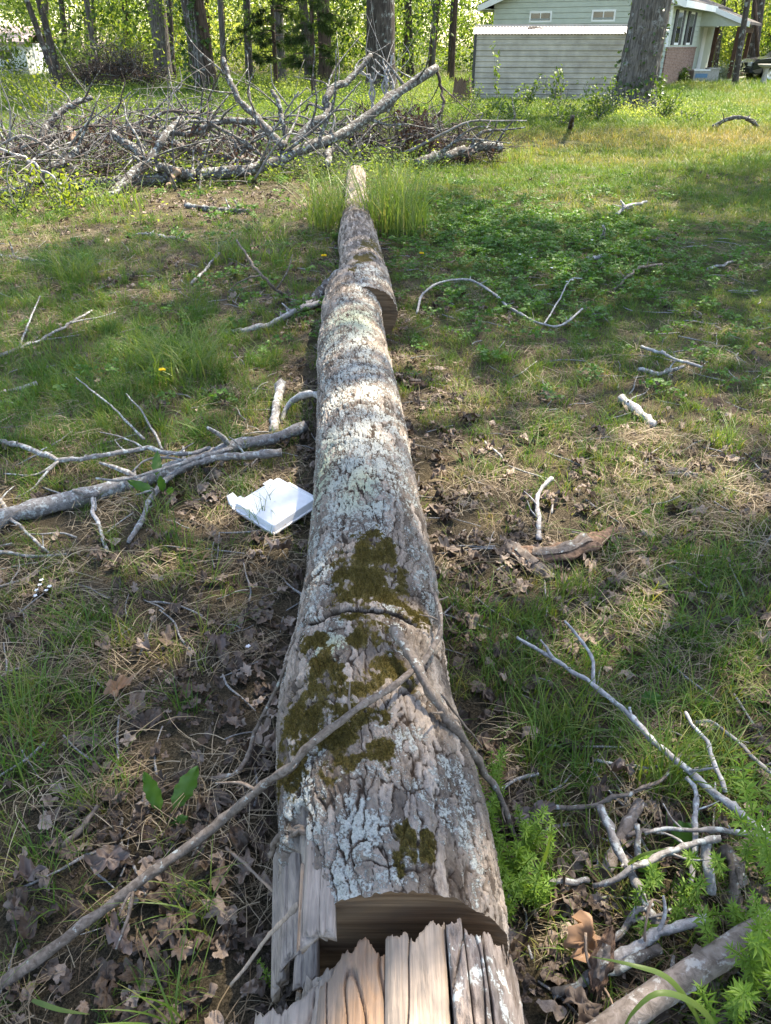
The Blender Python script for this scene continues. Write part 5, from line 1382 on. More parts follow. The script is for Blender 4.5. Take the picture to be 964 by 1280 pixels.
for k in range(46):
    left = k < 34
    px = rg.uniform(-20, 350) if left else rg.uniform(400, 590)
    Y = rg.uniform(9.6, 13.5) if left else rg.uniform(11.2, 13.5)
    a = rg.normal(0, .7) + (math.pi if rg.random() < .5 else 0); L = rg.uniform(.8, 2.2)
    base = at_y(px, 200, Y); base[2] = rg.uniform(.02, .25)
    mid = base + np.array([math.cos(a) * L * .5, math.sin(a) * L * .3, rg.uniform(.1, .5)])
    tip = base + np.array([math.cos(a) * L, math.sin(a) * L * .5, rg.uniform(.1, .85) if left else rg.uniform(.1, .5)])
    r = rg.uniform(.012, .035); mt = rg.choice(['limb', 'twig_grey', 'twig_dark', 'stick_grey'])
    root = empty('fallen_branch', base); tag(root, 'dead grey branch tangled among others in the brush pile', 'branch', GB)
    V, F = tube([base, mid, tip], r, r * .35, 18, 6, .2, k, 1, .03); obj('stem', V, F, MAT[str(mt)], root)
    C = catmull(np.array([base, mid, tip]), 12)
    for q in range(3):
        i = rg.integers(4, 12); d = rg.normal(0, 1, 3) * np.array([.6, .4, .5]) + np.array([0, 0, .25]); Lq = rg.uniform(.25, .7)
        V, F = tube([C[i], C[i] + d * Lq * .5 + rg.normal(0, .05, 3), C[i] + d * Lq], r * .45, r * .15, 8, 5, .2, k + q, 1, .02); obj('twig', V, F, MAT[str(mt)], root)
# pale bare stems standing in a bunch
for k in range(9):
    px0 = rg.uniform(464, 486)
    limb('pale bare dead stem standing in the bunch by the thick limb', [(px0, 140, 12.0), (px0 + rg.uniform(-6, 8), 105, 12.1), (px0 + rg.uniform(-22, 12), rg.uniform(62, 90), 12.2)], 3, 1.6, 'stick_pale', group='pale dead stems standing by the thick limb', name='dead_stem', auto=1, seed=50 + k, segs=5)

def twig_mass(name, label, boxes, n, mat, rad, Lr, seed, cat='twigs', kind='stuff', up=.3, parent=None):
    rg = np.random.default_rng(seed); parts = []
    for k in range(n):
        b = boxes[rg.integers(0, len(boxes))]
        c = np.array([rg.uniform(b[0], b[1]), rg.uniform(b[2], b[3]), rg.uniform(0.02, b[4]) * rg.uniform(.4, 1)])
        d = rg.normal(0, 1, 3); d[2] = d[2] * .6 + up; d /= np.linalg.norm(d); L = rg.uniform(*Lr)
        m = c + d * L * .5 + rg.normal(0, L * .14, 3); t = c + d * L + rg.normal(0, L * .2, 3)
        r = rad * rg.uniform(.5, 1.4)
        parts.append(tube([c, m, t], r, r * .4, 6, 4, .1, k))
    V, F = join(parts)
    V[:, 2] = np.maximum(V[:, 2], gz(V[:, 0], V[:, 1]) + .005)
    if parent is None:
        o = obj(name, V, F, MAT[mat]); tag(o, label, cat, kind=kind)
    else:
        o = obj(name, V, F, MAT[mat], parent); tag(o, kind='stuff')
    return o
def xbox(px0, px1, y0, y1, h):
    ym = (y0 + y1) / 2; return (at_y(px0, 150, ym)[0], at_y(px1, 150, ym)[0], y0, y1, h)
twig_mass('brush_twigs', 'fine dead grey twigs filling the brush pile', [xbox(-40, 330, 9.6, 13, .8), xbox(-60, 150, 8.6, 12, .8), xbox(-40, 330, 10, 13, .5), xbox(90, 280, 11, 14, 1.0), xbox(400, 560, 11.2, 13, .7), xbox(330, 460, 10.6, 12, .4)], 1300, 'twig_grey', .0048, (.2, .8), 1)
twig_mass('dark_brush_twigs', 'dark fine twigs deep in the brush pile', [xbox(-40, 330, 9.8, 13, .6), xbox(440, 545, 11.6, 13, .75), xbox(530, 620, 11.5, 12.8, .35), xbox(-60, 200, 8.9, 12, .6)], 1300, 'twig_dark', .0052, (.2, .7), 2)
# dead leaves still hanging in the brush
def hang_leaves():
    rg = np.random.default_rng(9); Cs = []
    for b, n in ((xbox(-40, 340, 9.8, 12.5, .8), 1500), (xbox(440, 545, 11.6, 13, .8), 1500), (xbox(525, 620, 11.4, 12.6, .4), 600)):
        Cs.append(np.stack([rg.uniform(b[0], b[1], n), rg.uniform(b[2], b[3], n), rg.uniform(.05, b[4], n) * (.5 + .5 * rg.random(n))], 1))
    C = np.vstack(Cs); C = C[fbm(C[:, 0] * 2.2 + 10, C[:, 2] * 3 + C[:, 1], 2, 7) > .47]
    n = len(C); D = rg.normal(0, .6, (n, 3)) + np.array([0, 0, -.8])
    V, T, r = leaf_cards(C, D, .085, rg, .6, .3)
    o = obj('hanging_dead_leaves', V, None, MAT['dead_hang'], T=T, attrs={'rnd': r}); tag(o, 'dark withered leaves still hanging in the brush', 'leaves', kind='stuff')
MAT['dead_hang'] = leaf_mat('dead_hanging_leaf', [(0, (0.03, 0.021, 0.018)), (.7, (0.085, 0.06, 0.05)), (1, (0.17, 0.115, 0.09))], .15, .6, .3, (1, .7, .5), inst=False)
hang_leaves()
def heap(label, px0, px1, base_py, h, seed):
    b = at_z((px0 + px1) / 2, base_py, 0); Y = b[1]
    root = empty('brush_heap', b); tag(root, label, 'brush heap')
    w = at_y(px1, base_py, Y)[0] - at_y(px0, base_py, Y)[0]
    bx = [(b[0] - w / 2, b[0] + w / 2, Y, Y + 1.8, h * .6), (b[0] - w * .35, b[0] + w * .3, Y + .3, Y + 1.6, h)]
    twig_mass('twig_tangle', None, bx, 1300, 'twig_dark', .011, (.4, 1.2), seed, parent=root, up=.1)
    twig_mass('pale_twigs', None, bx, 160, 'twig_grey', .014, (.5, 1.3), seed + 1, parent=root, up=.3)
    rg = np.random.default_rng(seed)   # matted earth and leaves at its core
    n, m = 20, 40; t = np.linspace(0, 1, n); a = np.linspace(0, 6.283, m, endpoint=False)
    T_, A_ = np.meshgrid(t, a, indexing='ij')
    rr = (1 - T_ ** 2) ** .5 * (.75 + .5 * fbm(A_ * 2, T_ * 5, 3, seed))
    V = np.stack([b[0] + rr * w * .45 * np.cos(A_), Y + .9 + rr * .85 * np.sin(A_), T_ * h * .45 * (.8 + .4 * fbm(A_ * 1.5, T_, 2, 3))], -1).reshape(-1, 3)
    obj('matted_core', V, grid_faces(n, m, True), MAT['soil'], root)
heap('dark heap of vines and brush beyond the pile, before the white building', 82, 196, 114, 1.7, 3)

# ------------------------------------------------------------------ trees
def crown_mesh(name, R_, H_, clumps, per, size, seed, hollow=.3):
    rg = np.random.default_rng(seed); Cs = []; Ds = []
    for k in range(clumps):
        d = rg.normal(0, 1, 3); d /= np.linalg.norm(d)
        c = d * (hollow + (1 - hollow) * rg.random() ** .6) * np.array([R_, R_, H_])
        s = rg.uniform(.4, .8) * R_ * .42
        q = rg.normal(0, 1, (per, 3)) * s * np.array([1, 1, .55]) * .6
        Cs.append(c + q); Ds.append(q + rg.normal(0, .5, (per, 3)) * s + np.array([0, 0, -.2 * s]))
    V, T, r = leaf_cards(np.vstack(Cs), np.vstack(Ds), size, rg, .62, .2)
    return mesh_of(name, V, None, MAT['crown_leaf'], True, {'rnd': r}, T)
CROWNS = [crown_mesh('crown_leaves', 1.0, .9, 27, 135, .055, 1, .15), crown_mesh('crown_leaves', 1.0, 1.2, 24, 140, .055, 2, .15), crown_mesh('crown_leaves', 1.0, .75, 26, 130, .06, 3, .15)]

def trunk_mesh(p0, dirv, H_, r0, r1, seed, segs=14, rows=34, flare=.35, bark=.05, bend=.25):
    rg = np.random.default_rng(seed)
    t = np.concatenate([np.linspace(0, .12, rows // 2, endpoint=False), np.linspace(.12, 1, rows - rows // 2)])
    ph = rg.uniform(0, 6.28, 2)
    C = np.array(p0) + np.outer(t, np.array(dirv)) * H_ + np.stack([bend * np.sin(t * 4 + ph[0]) - bend * np.sin(ph[0]), bend * np.sin(t * 3 + ph[1]) - bend * np.sin(ph[1]), 0 * t], 1) * (t > 0)[:, None] * np.clip(t * 2, 0, 1)[:, None]
    z = t * H_
    r = (r0 + (r1 - r0) * t) * (1 + flare * np.exp(-z / .28))
    th = np.linspace(0, 6.283, segs, endpoint=False)
    T_, Z_ = np.meshgrid(th, z)
    lob = 1 + .10 * flare * np.cos(T_ * 5 + ph[0]) * np.exp(-Z_ / .5) * 3
    nb = fbm(np.cos(T_) * 6 + seed, Z_ * 1.3 + np.sin(T_) * 6, 4, seed % 9) - .5
    fur = np.abs(fbm(T_ * 13 + seed + 1.5 * fbm(T_ * 4, Z_ * 3, 2, 3), Z_ * 1.6, 3, (seed + 4) % 9) - .5) * 2
    rr = r[:, None] * lob * (1 + bark * 2 * nb) - (.035 * sstep(.22, 0, fur) if segs > 40 else 0)
    V = C[:, None] + np.stack([rr * np.cos(T_), rr * np.sin(T_), 0 * rr], -1)
    V[0, :, 2] -= .15
    return V.reshape(-1, 3), grid_faces(rows, segs, True), C, r

def tree(name, label, px, bpy_, wpx, tpx, H_=15, mat='trunk', crown=0, cr=3.2, cz=.72, group=None, seed=0, limbs=6, off=(0, 0), dist=None, hi=False, r_top=.35, leafy=True):
    if dist is not None:
        p = at_y(px, bpy_, dist); p[2] = 0
    else:
        p = at_z(px, bpy_, 0)
    p[2] = float(gz(p[0], p[1]))
    top = at_y(tpx, 0, p[1]); hv = max(top[2] - p[2], 1)
    dx = (top[0] - p[0]) / hv
    return tree_at(name, label, p, wrad(wpx, p), np.array([dx * (1.0 if hi else .75), 0.01 * ((seed % 5) - 2), 1.0]), H_, mat, crown, cr, cz, group, seed, limbs, off, hi, r_top, leafy)

def tree_at(name, label, p, r, dirv, H_, mat='trunk', crown=0, cr=3.2, cz=.72, group=None, seed=0, limbs=6, off=(0, 0), hi=False, r_top=.35, leafy=True):
    root = empty(name, p); tag(root, label, 'tree', group)
    V, F, C, rr = trunk_mesh(p, dirv, H_, r, r * r_top, seed, 56 if hi else 16, 150 if hi else 34, .30, .10 if hi else .06, .04 if hi else .2)
    obj('trunk', V, F, MAT[mat], root)
    rg = np.random.default_rng(seed + 5)
    cc = p + np.array(dirv) * H_ * cz + np.array([off[0], off[1], 0])
    for k in range(limbs):
        t = rg.uniform(.35, .95); c = np.array([np.interp(t, np.linspace(0, 1, 50), np.interp(np.linspace(0, 1, 50), np.linspace(0, 1, len(C)), C[:, j])) for j in range(3)])
        i = np.argmin(np.abs(C[:, 2] - (p[2] + t * H_ * dirv[2]))); c = C[i]
        a = rg.uniform(0, 6.28); L = cr * rg.uniform(.5, 1.0)
        tgt = cc + np.array([math.cos(a) * L, math.sin(a) * L, rg.uniform(-.3, .8) * cr])
        m = (c + tgt) / 2 + np.array([0, 0, -.3])
        V, F = tube([c, m, tgt], rr[i] * .4, .02, 12, 7, .15, k, 1, .08)
        obj('limb', V, F, MAT[mat], root)
    if leafy:
        me = CROWNS[crown]
        o = bpy.data.objects.new('crown', me); COL.objects.link(o); o.parent = root
        o.location = cc - p; o.scale = (cr, cr, cr); o.rotation_euler = (0, 0, rg.uniform(0, 6.28))
    return root, C, rr

def vine_on(root, C, rr, z0, z1, n, seed, size=.11, out=.12):
    """ivy clothing a trunk"""
    rg = np.random.default_rng(seed); z = rg.uniform(z0, z1, n) ** 1.0; a = rg.uniform(0, 6.28, n)
    a = a + (fbm(z * 1.2, z * 0 + seed, 2, 3) - .5) * 5
    keep = fbm(np.cos(a) * 1.5 + seed, z * 1.4 + np.sin(a), 2, 5) > .45
    z, a = z[keep], a[keep]; n = len(z); base = C[0, 2]
    cx = np.interp(z, C[:, 2] - base, C[:, 0]); cy = np.interp(z, C[:, 2] - base, C[:, 1]); r = np.interp(z, C[:, 2] - base, rr) + rg.uniform(0, out, n)
    P = np.stack([cx + r * np.cos(a), cy + r * np.sin(a), z + base], 1)
    D = np.stack([np.cos(a) * .6, np.sin(a) * .6, rg.uniform(-1, .3, n)], 1) + rg.normal(0, .4, (n, 3))
    V, T, rn = leaf_cards(P, D, size, rg, .85, .15)
    tag(obj('ivy', V, None, MAT['ivy_leaf'], root, T=T, attrs={'rnd': rn}), kind='stuff')
    for k in range(6):
        aa = rg.uniform(0, 6.28); zz = np.linspace(z0, z1, 12)
        rr2 = np.interp(zz, C[:, 2] - base, rr) + .01
        Q = np.stack([np.interp(zz, C[:, 2] - base, C[:, 0]) + rr2 * np.cos(aa + zz * .3), np.interp(zz, C[:, 2] - base, C[:, 1]) + rr2 * np.sin(aa + zz * .3), zz + base], 1)
        V, F = tube(Q, .02, .012, 20, 5, .2, k, 1, .03); obj('vine_stem', V, F, MAT['twig_grey'], root)

r_, C_, R_ = tree('big_tree', 'massive grey-barked tree with ivy at its foot beside the shed', 789, 138, 47, 815, 17, 'trunk_grey', 1, 4.5, .78, seed=3, hi=True, r_top=.6)
vine_on(r_, C_, R_, .0, .8, 260, 1, .13, .22); vine_on(r_, C_, R_, .6, 3.2, 260, 2, .10, .08)
tree('forest_tree', 'thin slanting tree beside its straighter twin near the white building', 70, 92, 7.5, 28, 12, 'trunk', 1, 2.2, .8, seed=11, dist=30)
tree('forest_tree', 'thin straight twin of the slanting tree near the white building', 74, 92, 9, 47, 12, 'trunk', 0, 2.2, .8, seed=12, dist=31)
tree('forest_tree', 'stout grey tree standing right of the dark brush heap', 206, 108, 22, 196, 16, 'trunk_grey', 0, 3.2, .8, seed=13)
tree('forest_tree', 'slim dark tree hidden just behind the stout grey tree', 216, 104, 9, 212, 14, 'trunk', 2, 2.2, .8, seed=14)
r_, C_, R_ = tree('forest_tree', 'leaning tree wrapped in ivy and hanging vines', 256, 121, 19, 234, 16, 'trunk', 1, 3.2, .8, seed=15)
vine_on(r_, C_, R_, .0, 4, 900, 3, .14, .25)
tree('forest_tree', 'reddish tree growing close beside the ivy wrapped tree', 268, 121, 13, 249, 15, 'trunk_red', 0, 2.8, .85, seed=16)
tree('forest_tree', 'slim dark tree with thin side limbs before the glowing leaves', 313, 110, 10, 307, 13, 'trunk', 2, 2.6, .75, seed=17)
tree('forest_tree', 'straight grey middling tree between the slim dark one and the pine', 352, 112, 13, 350, 14, 'trunk_grey', 0, 2.6, .82, seed=18)
tree('forest_tree', 'dark tree half hidden by pine boughs', 388, 106, 12, 379, 15, 'trunk', 1, 2.6, .82, seed=19)
tree('forest_tree', 'red-brown straight tree beside the pine boughs', 408, 110, 17, 405, 16, 'trunk_red', 2, 3.0, .85, seed=20)
tree('forest_tree', 'very thick dark oak standing behind the brush pile', 477, 118, 37, 474, 17, 'trunk', 0, 3.8, .8, seed=21)
tree('forest_tree', 'slim dark tree right of the thick dark oak', 513, 100, 10, 511, 13, 'trunk', 2, 2.4, .82, seed=22)
tree('forest_tree', 'slender tree in shade left of the house gable', 562, 98, 6, 566, 12, 'trunk', 1, 2.2, .8, seed=23)
tree('forest_tree', 'tall dark tree behind the parked car', 938, 92, 13, 950, 15, 'trunk', 1, 3.2, .8, seed=24, dist=44)
tree('forest_tree', 'slanting slim tree between the porch and the parked car', 893, 94, 6, 903, 12, 'trunk', 0, 2.4, .8, seed=25, dist=46)
tree('forest_tree', 'thin pale tree beyond the porch corner', 914, 94, 4.5, 920, 12, 'trunk_grey', 2, 2.0, .8, seed=26, dist=52)
tree('forest_tree', 'thin tree standing behind the house porch posts', 876, 94, 5, 878, 12, 'trunk', 2, 2.0, .8, seed=27, dist=56)
rg = np.random.default_rng(123)
for k in range(40):
    px = rg.uniform(-30, 590) if k < 31 else rg.uniform(912, 1000)
    tree('far_tree', 'slender trunk among many deep in the leafy wood', px, 80, rg.uniform(3, 9), px + rg.normal(0, 7), rg.uniform(11, 16), ['trunk', 'trunk_grey', 'trunk_red'][k % 3], k % 3, rg.uniform(1.8, 2.6), .85, 'far trees deep in the wood', 200 + k, 3, dist=rg.uniform(34, 62))
# trees outside the picture on the sunny side, whose crowns shade the log and the lawn
SHADE = [(6.4, 7.2, 15, 2.5, (-1.6, -.6), 0), (8.4, 10.2, 16, 3.8, (-1.5, 0), 1), (11.5, 12.5, 16, 3.6, (-.5, 0), 2), (7.6, 4.6, 14, 2.7, (-1.0, 0), 1), (13.5, 16.5, 17, 3.8, (-1.0, 0), 0),
         (9.2, 13.9, 19, 3.2, (-3.0, -.5), 2), (14.5, 8.5, 16, 3.6, (0, 0), 0), (17.5, 20.5, 17, 4.0, (-1.5, 0), 1)]
SHADE_LABELS = ['shade tree on the sunny side of the log, crown over the near end', 'tall shade tree right of the lawn over the bark slab', 'shade tree standing at the right side of the lawn', 'nearest shade tree to the split log',
                'shade tree right of the lawn opposite the brush pile', 'tallest shade tree with crown spread toward the log', 'shade tree set back at the right of the lawn', 'shade tree near the lane where the car stands']
for k, (x, y, h, cr, off, ci) in enumerate(SHADE):
    tree_at('shade_tree', SHADE_LABELS[k], np.array([x, y, float(gz(x, y))]), .25, np.array([0, 0, 1.0]), h, 'trunk', ci, cr, .82, None, 400 + k, 7, off)

# young pine with drooping boughs
def pine(label, px, base_py, dist, h, seed):
    p = at_y(px, base_py, dist); p[2] = 0; rg = np.random.default_rng(seed)
    root = empty('young_pine', p); tag(root, label, 'tree')
    V, F = tube([p, p + [0.05, 0, h * .5], p + [0, 0, h]], .09, .02, 20, 8, .1, 1); obj('trunk', V, F, MAT['trunk_red'], root)
    Cs = []; Ds = []
    for k in range(60):
        z = rg.uniform(.9, h); a = rg.uniform(0, 6.28); L = rg.uniform(.5, 1.6) * (1.1 - z / h * .5)
        b = p + np.array([0, 0, z]); t = b + np.array([math.cos(a) * L, math.sin(a) * L, -.15 * L])
        V, F = tube([b, (b + t) / 2 + [0, 0, .08], t], .016, .006, 6, 5, .1, k); obj('bough', V, F, MAT['trunk_red'], root)
        for q in range(7):
            c = b + (t - b) * rg.uniform(.4, 1.05); n = 26
            Cs.append(np.repeat(c[None], n, 0)); Ds.append(rg.normal(0, .6, (n, 3)) + (t - b) / L * .6 + np.array([0, 0, -.25]))
    V, T, r = leaf_cards(np.vstack(Cs), np.vstack(Ds), .22, rg, .045, .05)
    tag(obj('needles', V, None, MAT['pine_needle'], root, T=T, attrs={'rnd': r}), kind='stuff')
pine('young pine with drooping dark boughs before the red-brown tree', 392, 112, 27, 5.5, 4)
pine('small pine with dark boughs beside the straight grey tree', 345, 108, 31, 5.0, 5)

# ------------------------------------------------------------------ woodland understory
def understory():
    rg = np.random.default_rng(61)
    protos = []
    for k in range(7):
        n = 70; c = rg.normal(0, 1, (n, 3)) * np.array([.36, .36, .2])
        V, T, r = leaf_cards(c, c * .4 + rg.normal(0, .3, (n, 3)) + np.array([0, 0, -.05]), .12, rg, .62, .2)
        protos.append((V, None, T, r))
    # wall of leaves behind the trunks
    def cloud(n, x0, x1, y0, y1, zmax, thr, seed, gap=.0):
        P = np.stack([rg.uniform(x0, x1, n), rg.uniform(y0, y1, n), rg.uniform(.1, 1, n) ** 1.1 * zmax], 1)
        f = fbm(P[:, 0] * .42 + seed, P[:, 2] * .75 + P[:, 1] * .31, 3, seed)
        return P[f > thr]
    A = cloud(2600, -36, 13, 40, 56, 5.5, .55, 3); B = cloud(4600, -45, 45, 56, 78, 8, .44, 5); C2 = cloud(1700, 17, 42, 44, 60, 6.0, .50, 6)
    D = cloud(900, -24, 4, 27, 40, 4.5, .60, 8)
    P = np.vstack([A, B, C2, D]); n = len(P)
    P[:, 2] = np.maximum(P[:, 2], .15)
    sc = rg.uniform(.8, 1.8, n) * (1 + .012 * (P[:, 1] - 35))
    ti = np.clip(.5 + (fbm(P[:, 0] * .3 + 9, P[:, 1] * .3 + P[:, 2] * .3, 3, 4) - .5) * 2.4 + rg.normal(0, .12, n), 0, 1)
    # keep the lawn before the house and the buildings clear
    px, py, zc = project(P)
    hx = (P[:, 0] > 2.5) & (P[:, 0] < 16.5) & (P[:, 1] < 47)
    wb = (P[:, 0] < -17.5) & (P[:, 1] > 46) & (P[:, 1] < 66) & (P[:, 2] < 3.5) & (P[:, 0] > -40)
    ok = ~hx & ~wb & ~((px > -60) & (px < 44) & (py > 38) & (py < 96) & (P[:, 1] < 52))
    scatter('woodland_foliage', P[ok], protos, MAT['wood_leaf'], sc[ok], ti[ok], 'mass of bright spring leaves filling the wood behind the trunks', tilt=.5, cat='foliage')
    # low green growth at the wood's edge and round the brush
    lp = []
    for k in range(5):
        n = 34; a = rg.uniform(0, 6.28, n); r = .24 * np.sqrt(rg.random(n))
        c = np.stack([r * np.cos(a), r * np.sin(a), .03 + .34 * rg.random(n) ** 1.8], 1)
        V, T, rn = leaf_cards(c, np.stack([np.cos(a), np.sin(a), rg.normal(.3, .4, n)], 1), .045, rg, .55, .2); lp.append((V, None, T, rn))
    n = 3600
    P = np.stack([rg.uniform(-17, 2.6, n), 12.6 + 22 * rg.random(n) ** .8], 1)
    extra = np.stack([rg.uniform(1.0, 9.5, 420), rg.normal(19.8, .8, 420)], 1)
    near = np.vstack([np.stack([rg.uniform(-7, -2.2, 260), rg.uniform(7.5, 11.5, 260)], 1), np.stack([rg.uniform(-6.5, 1.2, 420), rg.uniform(9.8, 12.8, 420)], 1)])
    P = np.vstack([P, extra, near])
    f = fbm(P[:, 0] * .6 + 4, P[:, 1] * .45 + 2, 3, 12)
    P = P[(f > .42) & (np.abs(P[:, 0]) < .55 * P[:, 1] + 2)]; n = len(P)
    ti = np.clip(.5 + (fbm(P[:, 0] * .5, P[:, 1] * .5, 2, 2) - .5) * 1.4 + rg.normal(0, .1, n), 0, 1)
    sc = rg.uniform(.7, 1.6, n) * np.where(P[:, 1] > 16, 1.0, .75) * np.where(P[:, 0] > .8, .75, 1.0)
    scatter('undergrowth', np.column_stack([P, gz(P[:, 0], P[:, 1])]), lp, MAT['wood_leaf'], sc, ti, 'low leafy green undergrowth around the brush and wood edge', tilt=.2, cat='undergrowth')
understory()

def shrub(label, px, base_py, h, w, n, leaf, seed, dist=None, mat='shrub_leaf', name='shrub', stems=6, group=None, lean=0):
    p = at_z(px, base_py, 0) if dist is None else at_y(px, base_py, dist); p[2] = float(gz(p[0], p[1]))
    rg = np.random.default_rng(seed); root = empty(name, p); tag(root, label, 'shrub', group)
    Cs = []; Ds = []
    for k in range(stems):
        a = rg.uniform(0, 6.28); t = p + np.array([math.cos(a) * w * rg.uniform(.2, 1) + lean, math.sin(a) * w * rg.uniform(.2, 1), h * rg.uniform(.6, 1)])
        m = (p + t) / 2 + rg.normal(0, w * .12, 3)
        V, F = tube([p + rg.normal(0, .02, 3) * [1, 1, 0], m, t], .009, .004, 10, 5, .1, k); obj('stem', V, F, MAT['twig_grey'], root)
        C = catmull(np.array([p, m, t]), 20); q = n // stems
        i = rg.integers(5, 20, q); Cs.append(C[i] + rg.normal(0, w * .13, (q, 3))); Ds.append(rg.normal(0, .6, (q, 3)) + np.array([0, 0, .1]))
    V, T, r = leaf_cards(np.vstack(Cs), np.vstack(Ds), leaf, rg, .6, .2)
    tag(obj('leaves', V, None, MAT[mat], root, T=T, attrs={'rnd': r}), kind='stuff')
shrub('tall thin sapling with few leaves against the shed wall', 621, 134, 1.5, .22, 60, .12, 1, stems=2)
shrub('leafy light green shrub before the middle of the shed', 656, 138, .85, .35, 170, .10, 2)
shrub('shrub with upright shoots before the right part of the shed', 690, 138, 1.05, .35, 170, .10, 3)
shrub('dense weed clump at the left foot of the big tree', 748, 152, .75, .7, 500, .085, 4, stems=12)
shrub('weed clump spreading at the right foot of the big tree', 822, 150, .65, .6, 420, .085, 5, stems=12)
shrub('low leafy weed left of the shed shrubs', 600, 152, .55, .5, 260, .08, 6, stems=9)
shrub('pale grey-green weed near the shed corner', 592, 135, .8, .35, 160, .08, 7)
shrub('low weed tuft between the shed and the lawn', 640, 160, .5, .5, 280, .08, 8, stems=9)
shrub('broad weed clump by the lawn edge before the shed', 700, 160, .5, .6, 320, .08, 9, stems=9)
shrub('sparse weed right of the big tree on the lawn edge', 862, 156, .4, .5, 160, .07, 10, stems=8)
shrub('pale flowering weed mound before the porch', 905, 103, .75, .9, 700, .10, 11, stems=14, mat='pale_leaf')
shrub('spiky green clump at the foot of the brick wall', 852, 106, .6, .5, 200, .16, 12, stems=12)
shrub('bushy sapling leaning over the left end of the brush', 22, 262, .5, .45, 150, .06, 13, stems=9, mat='bright_leaf')
shrub('leafy sapling in front of the pale limbs at the left', 80, 262, .42, .4, 200, .065, 14, stems=8, mat='bright_leaf')
shrub('bright shrub behind the left end of the brush', 60, 150, 1.0, .9, 320, .08, 15, stems=12, mat='bright_leaf')
shrub('bright green bush behind the brush and the dark heap', 20, 135, 1.2, 1.2, 420, .09, 16, stems=14, mat='bright_leaf')
shrub('leafy bush rising before the white building', 20, 105, 2.4, 1.2, 700, .14, 17, stems=10)
shrub('green bush growing against the left of the dark heap', 78, 112, 1.6, .9, 600, .12, 18, stems=10)
shrub('round bright bush behind the dark heap', 165, 100, 2.6, 1.4, 900, .14, 19, stems=12, mat='bright_leaf')
shrub('dry pink twiggy shrub standing before the shed', 700, 136, .8, .4, 30, .06, 20, stems=16, mat='dead_hang')

# ------------------------------------------------------------------ shed
def build_shed():
    YS = float(at_z(680, 126, 0)[1])
    A = at_y(590, 126, YS); B = at_y(776, 126, YS); x0, x1 = A[0], B[0]
    zt = at_y(592, 42, YS)[2]; depth_ = 2.4; zr = zt + .20
    root = empty('metal_shed', (x0, YS, 0)); tag(root, 'low metal shed with ribbed grey walls and pale ribbed roof behind the big tree', 'shed')
    # wall sheets with horizontal ribs: every sheet a part
    def sheet(x0, x1, y, z0, z1, nm='wall_panel', axis='x', ribs=4):
        n = ribs * 6 + 1; z = np.linspace(z0, z1, n); ph = (np.arange(n) % 6)
        off = np.where((ph == 1) | (ph == 2), -.022, np.where(ph == 0, 0, -.004)) * 1.0
        xs = np.linspace(x0, x1, 5); Zg, Xg = np.meshgrid(z, xs, indexing='ij'); O = np.repeat(off[:, None], 5, 1)
        V = np.stack([Xg, y + O, Zg], -1) if axis == 'x' else np.stack([y + O, Xg, Zg], -1)
        return obj(nm, V.reshape(-1, 3), grid_faces(n, 5), MAT['shed_metal'], root, smooth=False)
    H_ = zt - .04; rows = 4; dz = H_ / rows
    for r in range(rows):
        sheet(x0 + .04, x1 - .04, YS - .003 * (r % 2), .03 + r * dz, .03 + (r + 1) * dz - .004, ribs=3)
        sheet(YS + .05, YS + depth_ - .05, x0, .03 + r * dz, .03 + (r + 1) * dz - .004, axis='y', ribs=3)
        sheet(YS + .05, YS + depth_ - .05, x1, .03 + r * dz, .03 + (r + 1) * dz - .004, axis='y', ribs=3)
    V, F = box((x0 + .02, YS + depth_, 0), (x1 - .02, YS + depth_ + .03, zt)); obj('back_wall', V, F, MAT['shed_metal'], root, smooth=False)
    for x in (x0, x1):
        V, F = box((x - .04, YS - .04, 0), (x + .04, YS + .035, zt + .0)); obj('corner_trim', V, F, MAT['dark_trim'], root, smooth=False)
    # roof: ribs run down the slope, front slope and back slope
    for s in (0, 1):
        n = 201; xs = np.linspace(x0 - .08, x1 + .08, n); rib = np.where(np.arange(n) % 4 < 2, .010, 0)
        ya, yb = (YS - .12, YS + depth_ / 2) if s == 0 else (YS + depth_ + .12, YS + depth_ / 2)
        top = np.stack([xs, np.full(n, yb), zr + rib + .004 * s], 1); bot = np.stack([xs, np.full(n, ya), zt - .01 + rib], 1)
        V = np.vstack([bot, (bot + top) / 2, top]); obj('roof_sheet', V, grid_faces(3, n), MAT['shed_roof'], root, smooth=False)
    V, F = box((x0 - .08, YS + depth_ / 2 - .06, zr + .02), (x1 + .08, YS + depth_ / 2 + .06, zr + .045)); obj('ridge_cap', V, F, MAT['shed_roof'], root, smooth=False)
    root.rotation_euler = (0, 0, R(-8))
    V, F = tube([at_y(660, 35, YS + .3), at_y(669, 34.5, YS + .35), at_y(680, 35, YS + .4)], .03, .015, 10, 6, .3, 2)
    o = obj('roof_stick', V, F, MAT['stick_brown'], None, V[0]); tag(o, 'short dark stick lying on the shed roof', 'stick')
build_shed()
r0 = at_z(577, 132, 0)
V, F, _c, _r = trunk_mesh(r0, (0.02, 0, 1.0), .62, .24, .19, 9, 30, 24, .5, .45, 0)
V[-30:, 2] += np.random.default_rng(4).uniform(-.12, .12, 30)
o = obj('stump', V, F, MAT['bark_slab'], None, r0); tag(o, 'dark ragged stump beside the left corner of the shed', 'stump')

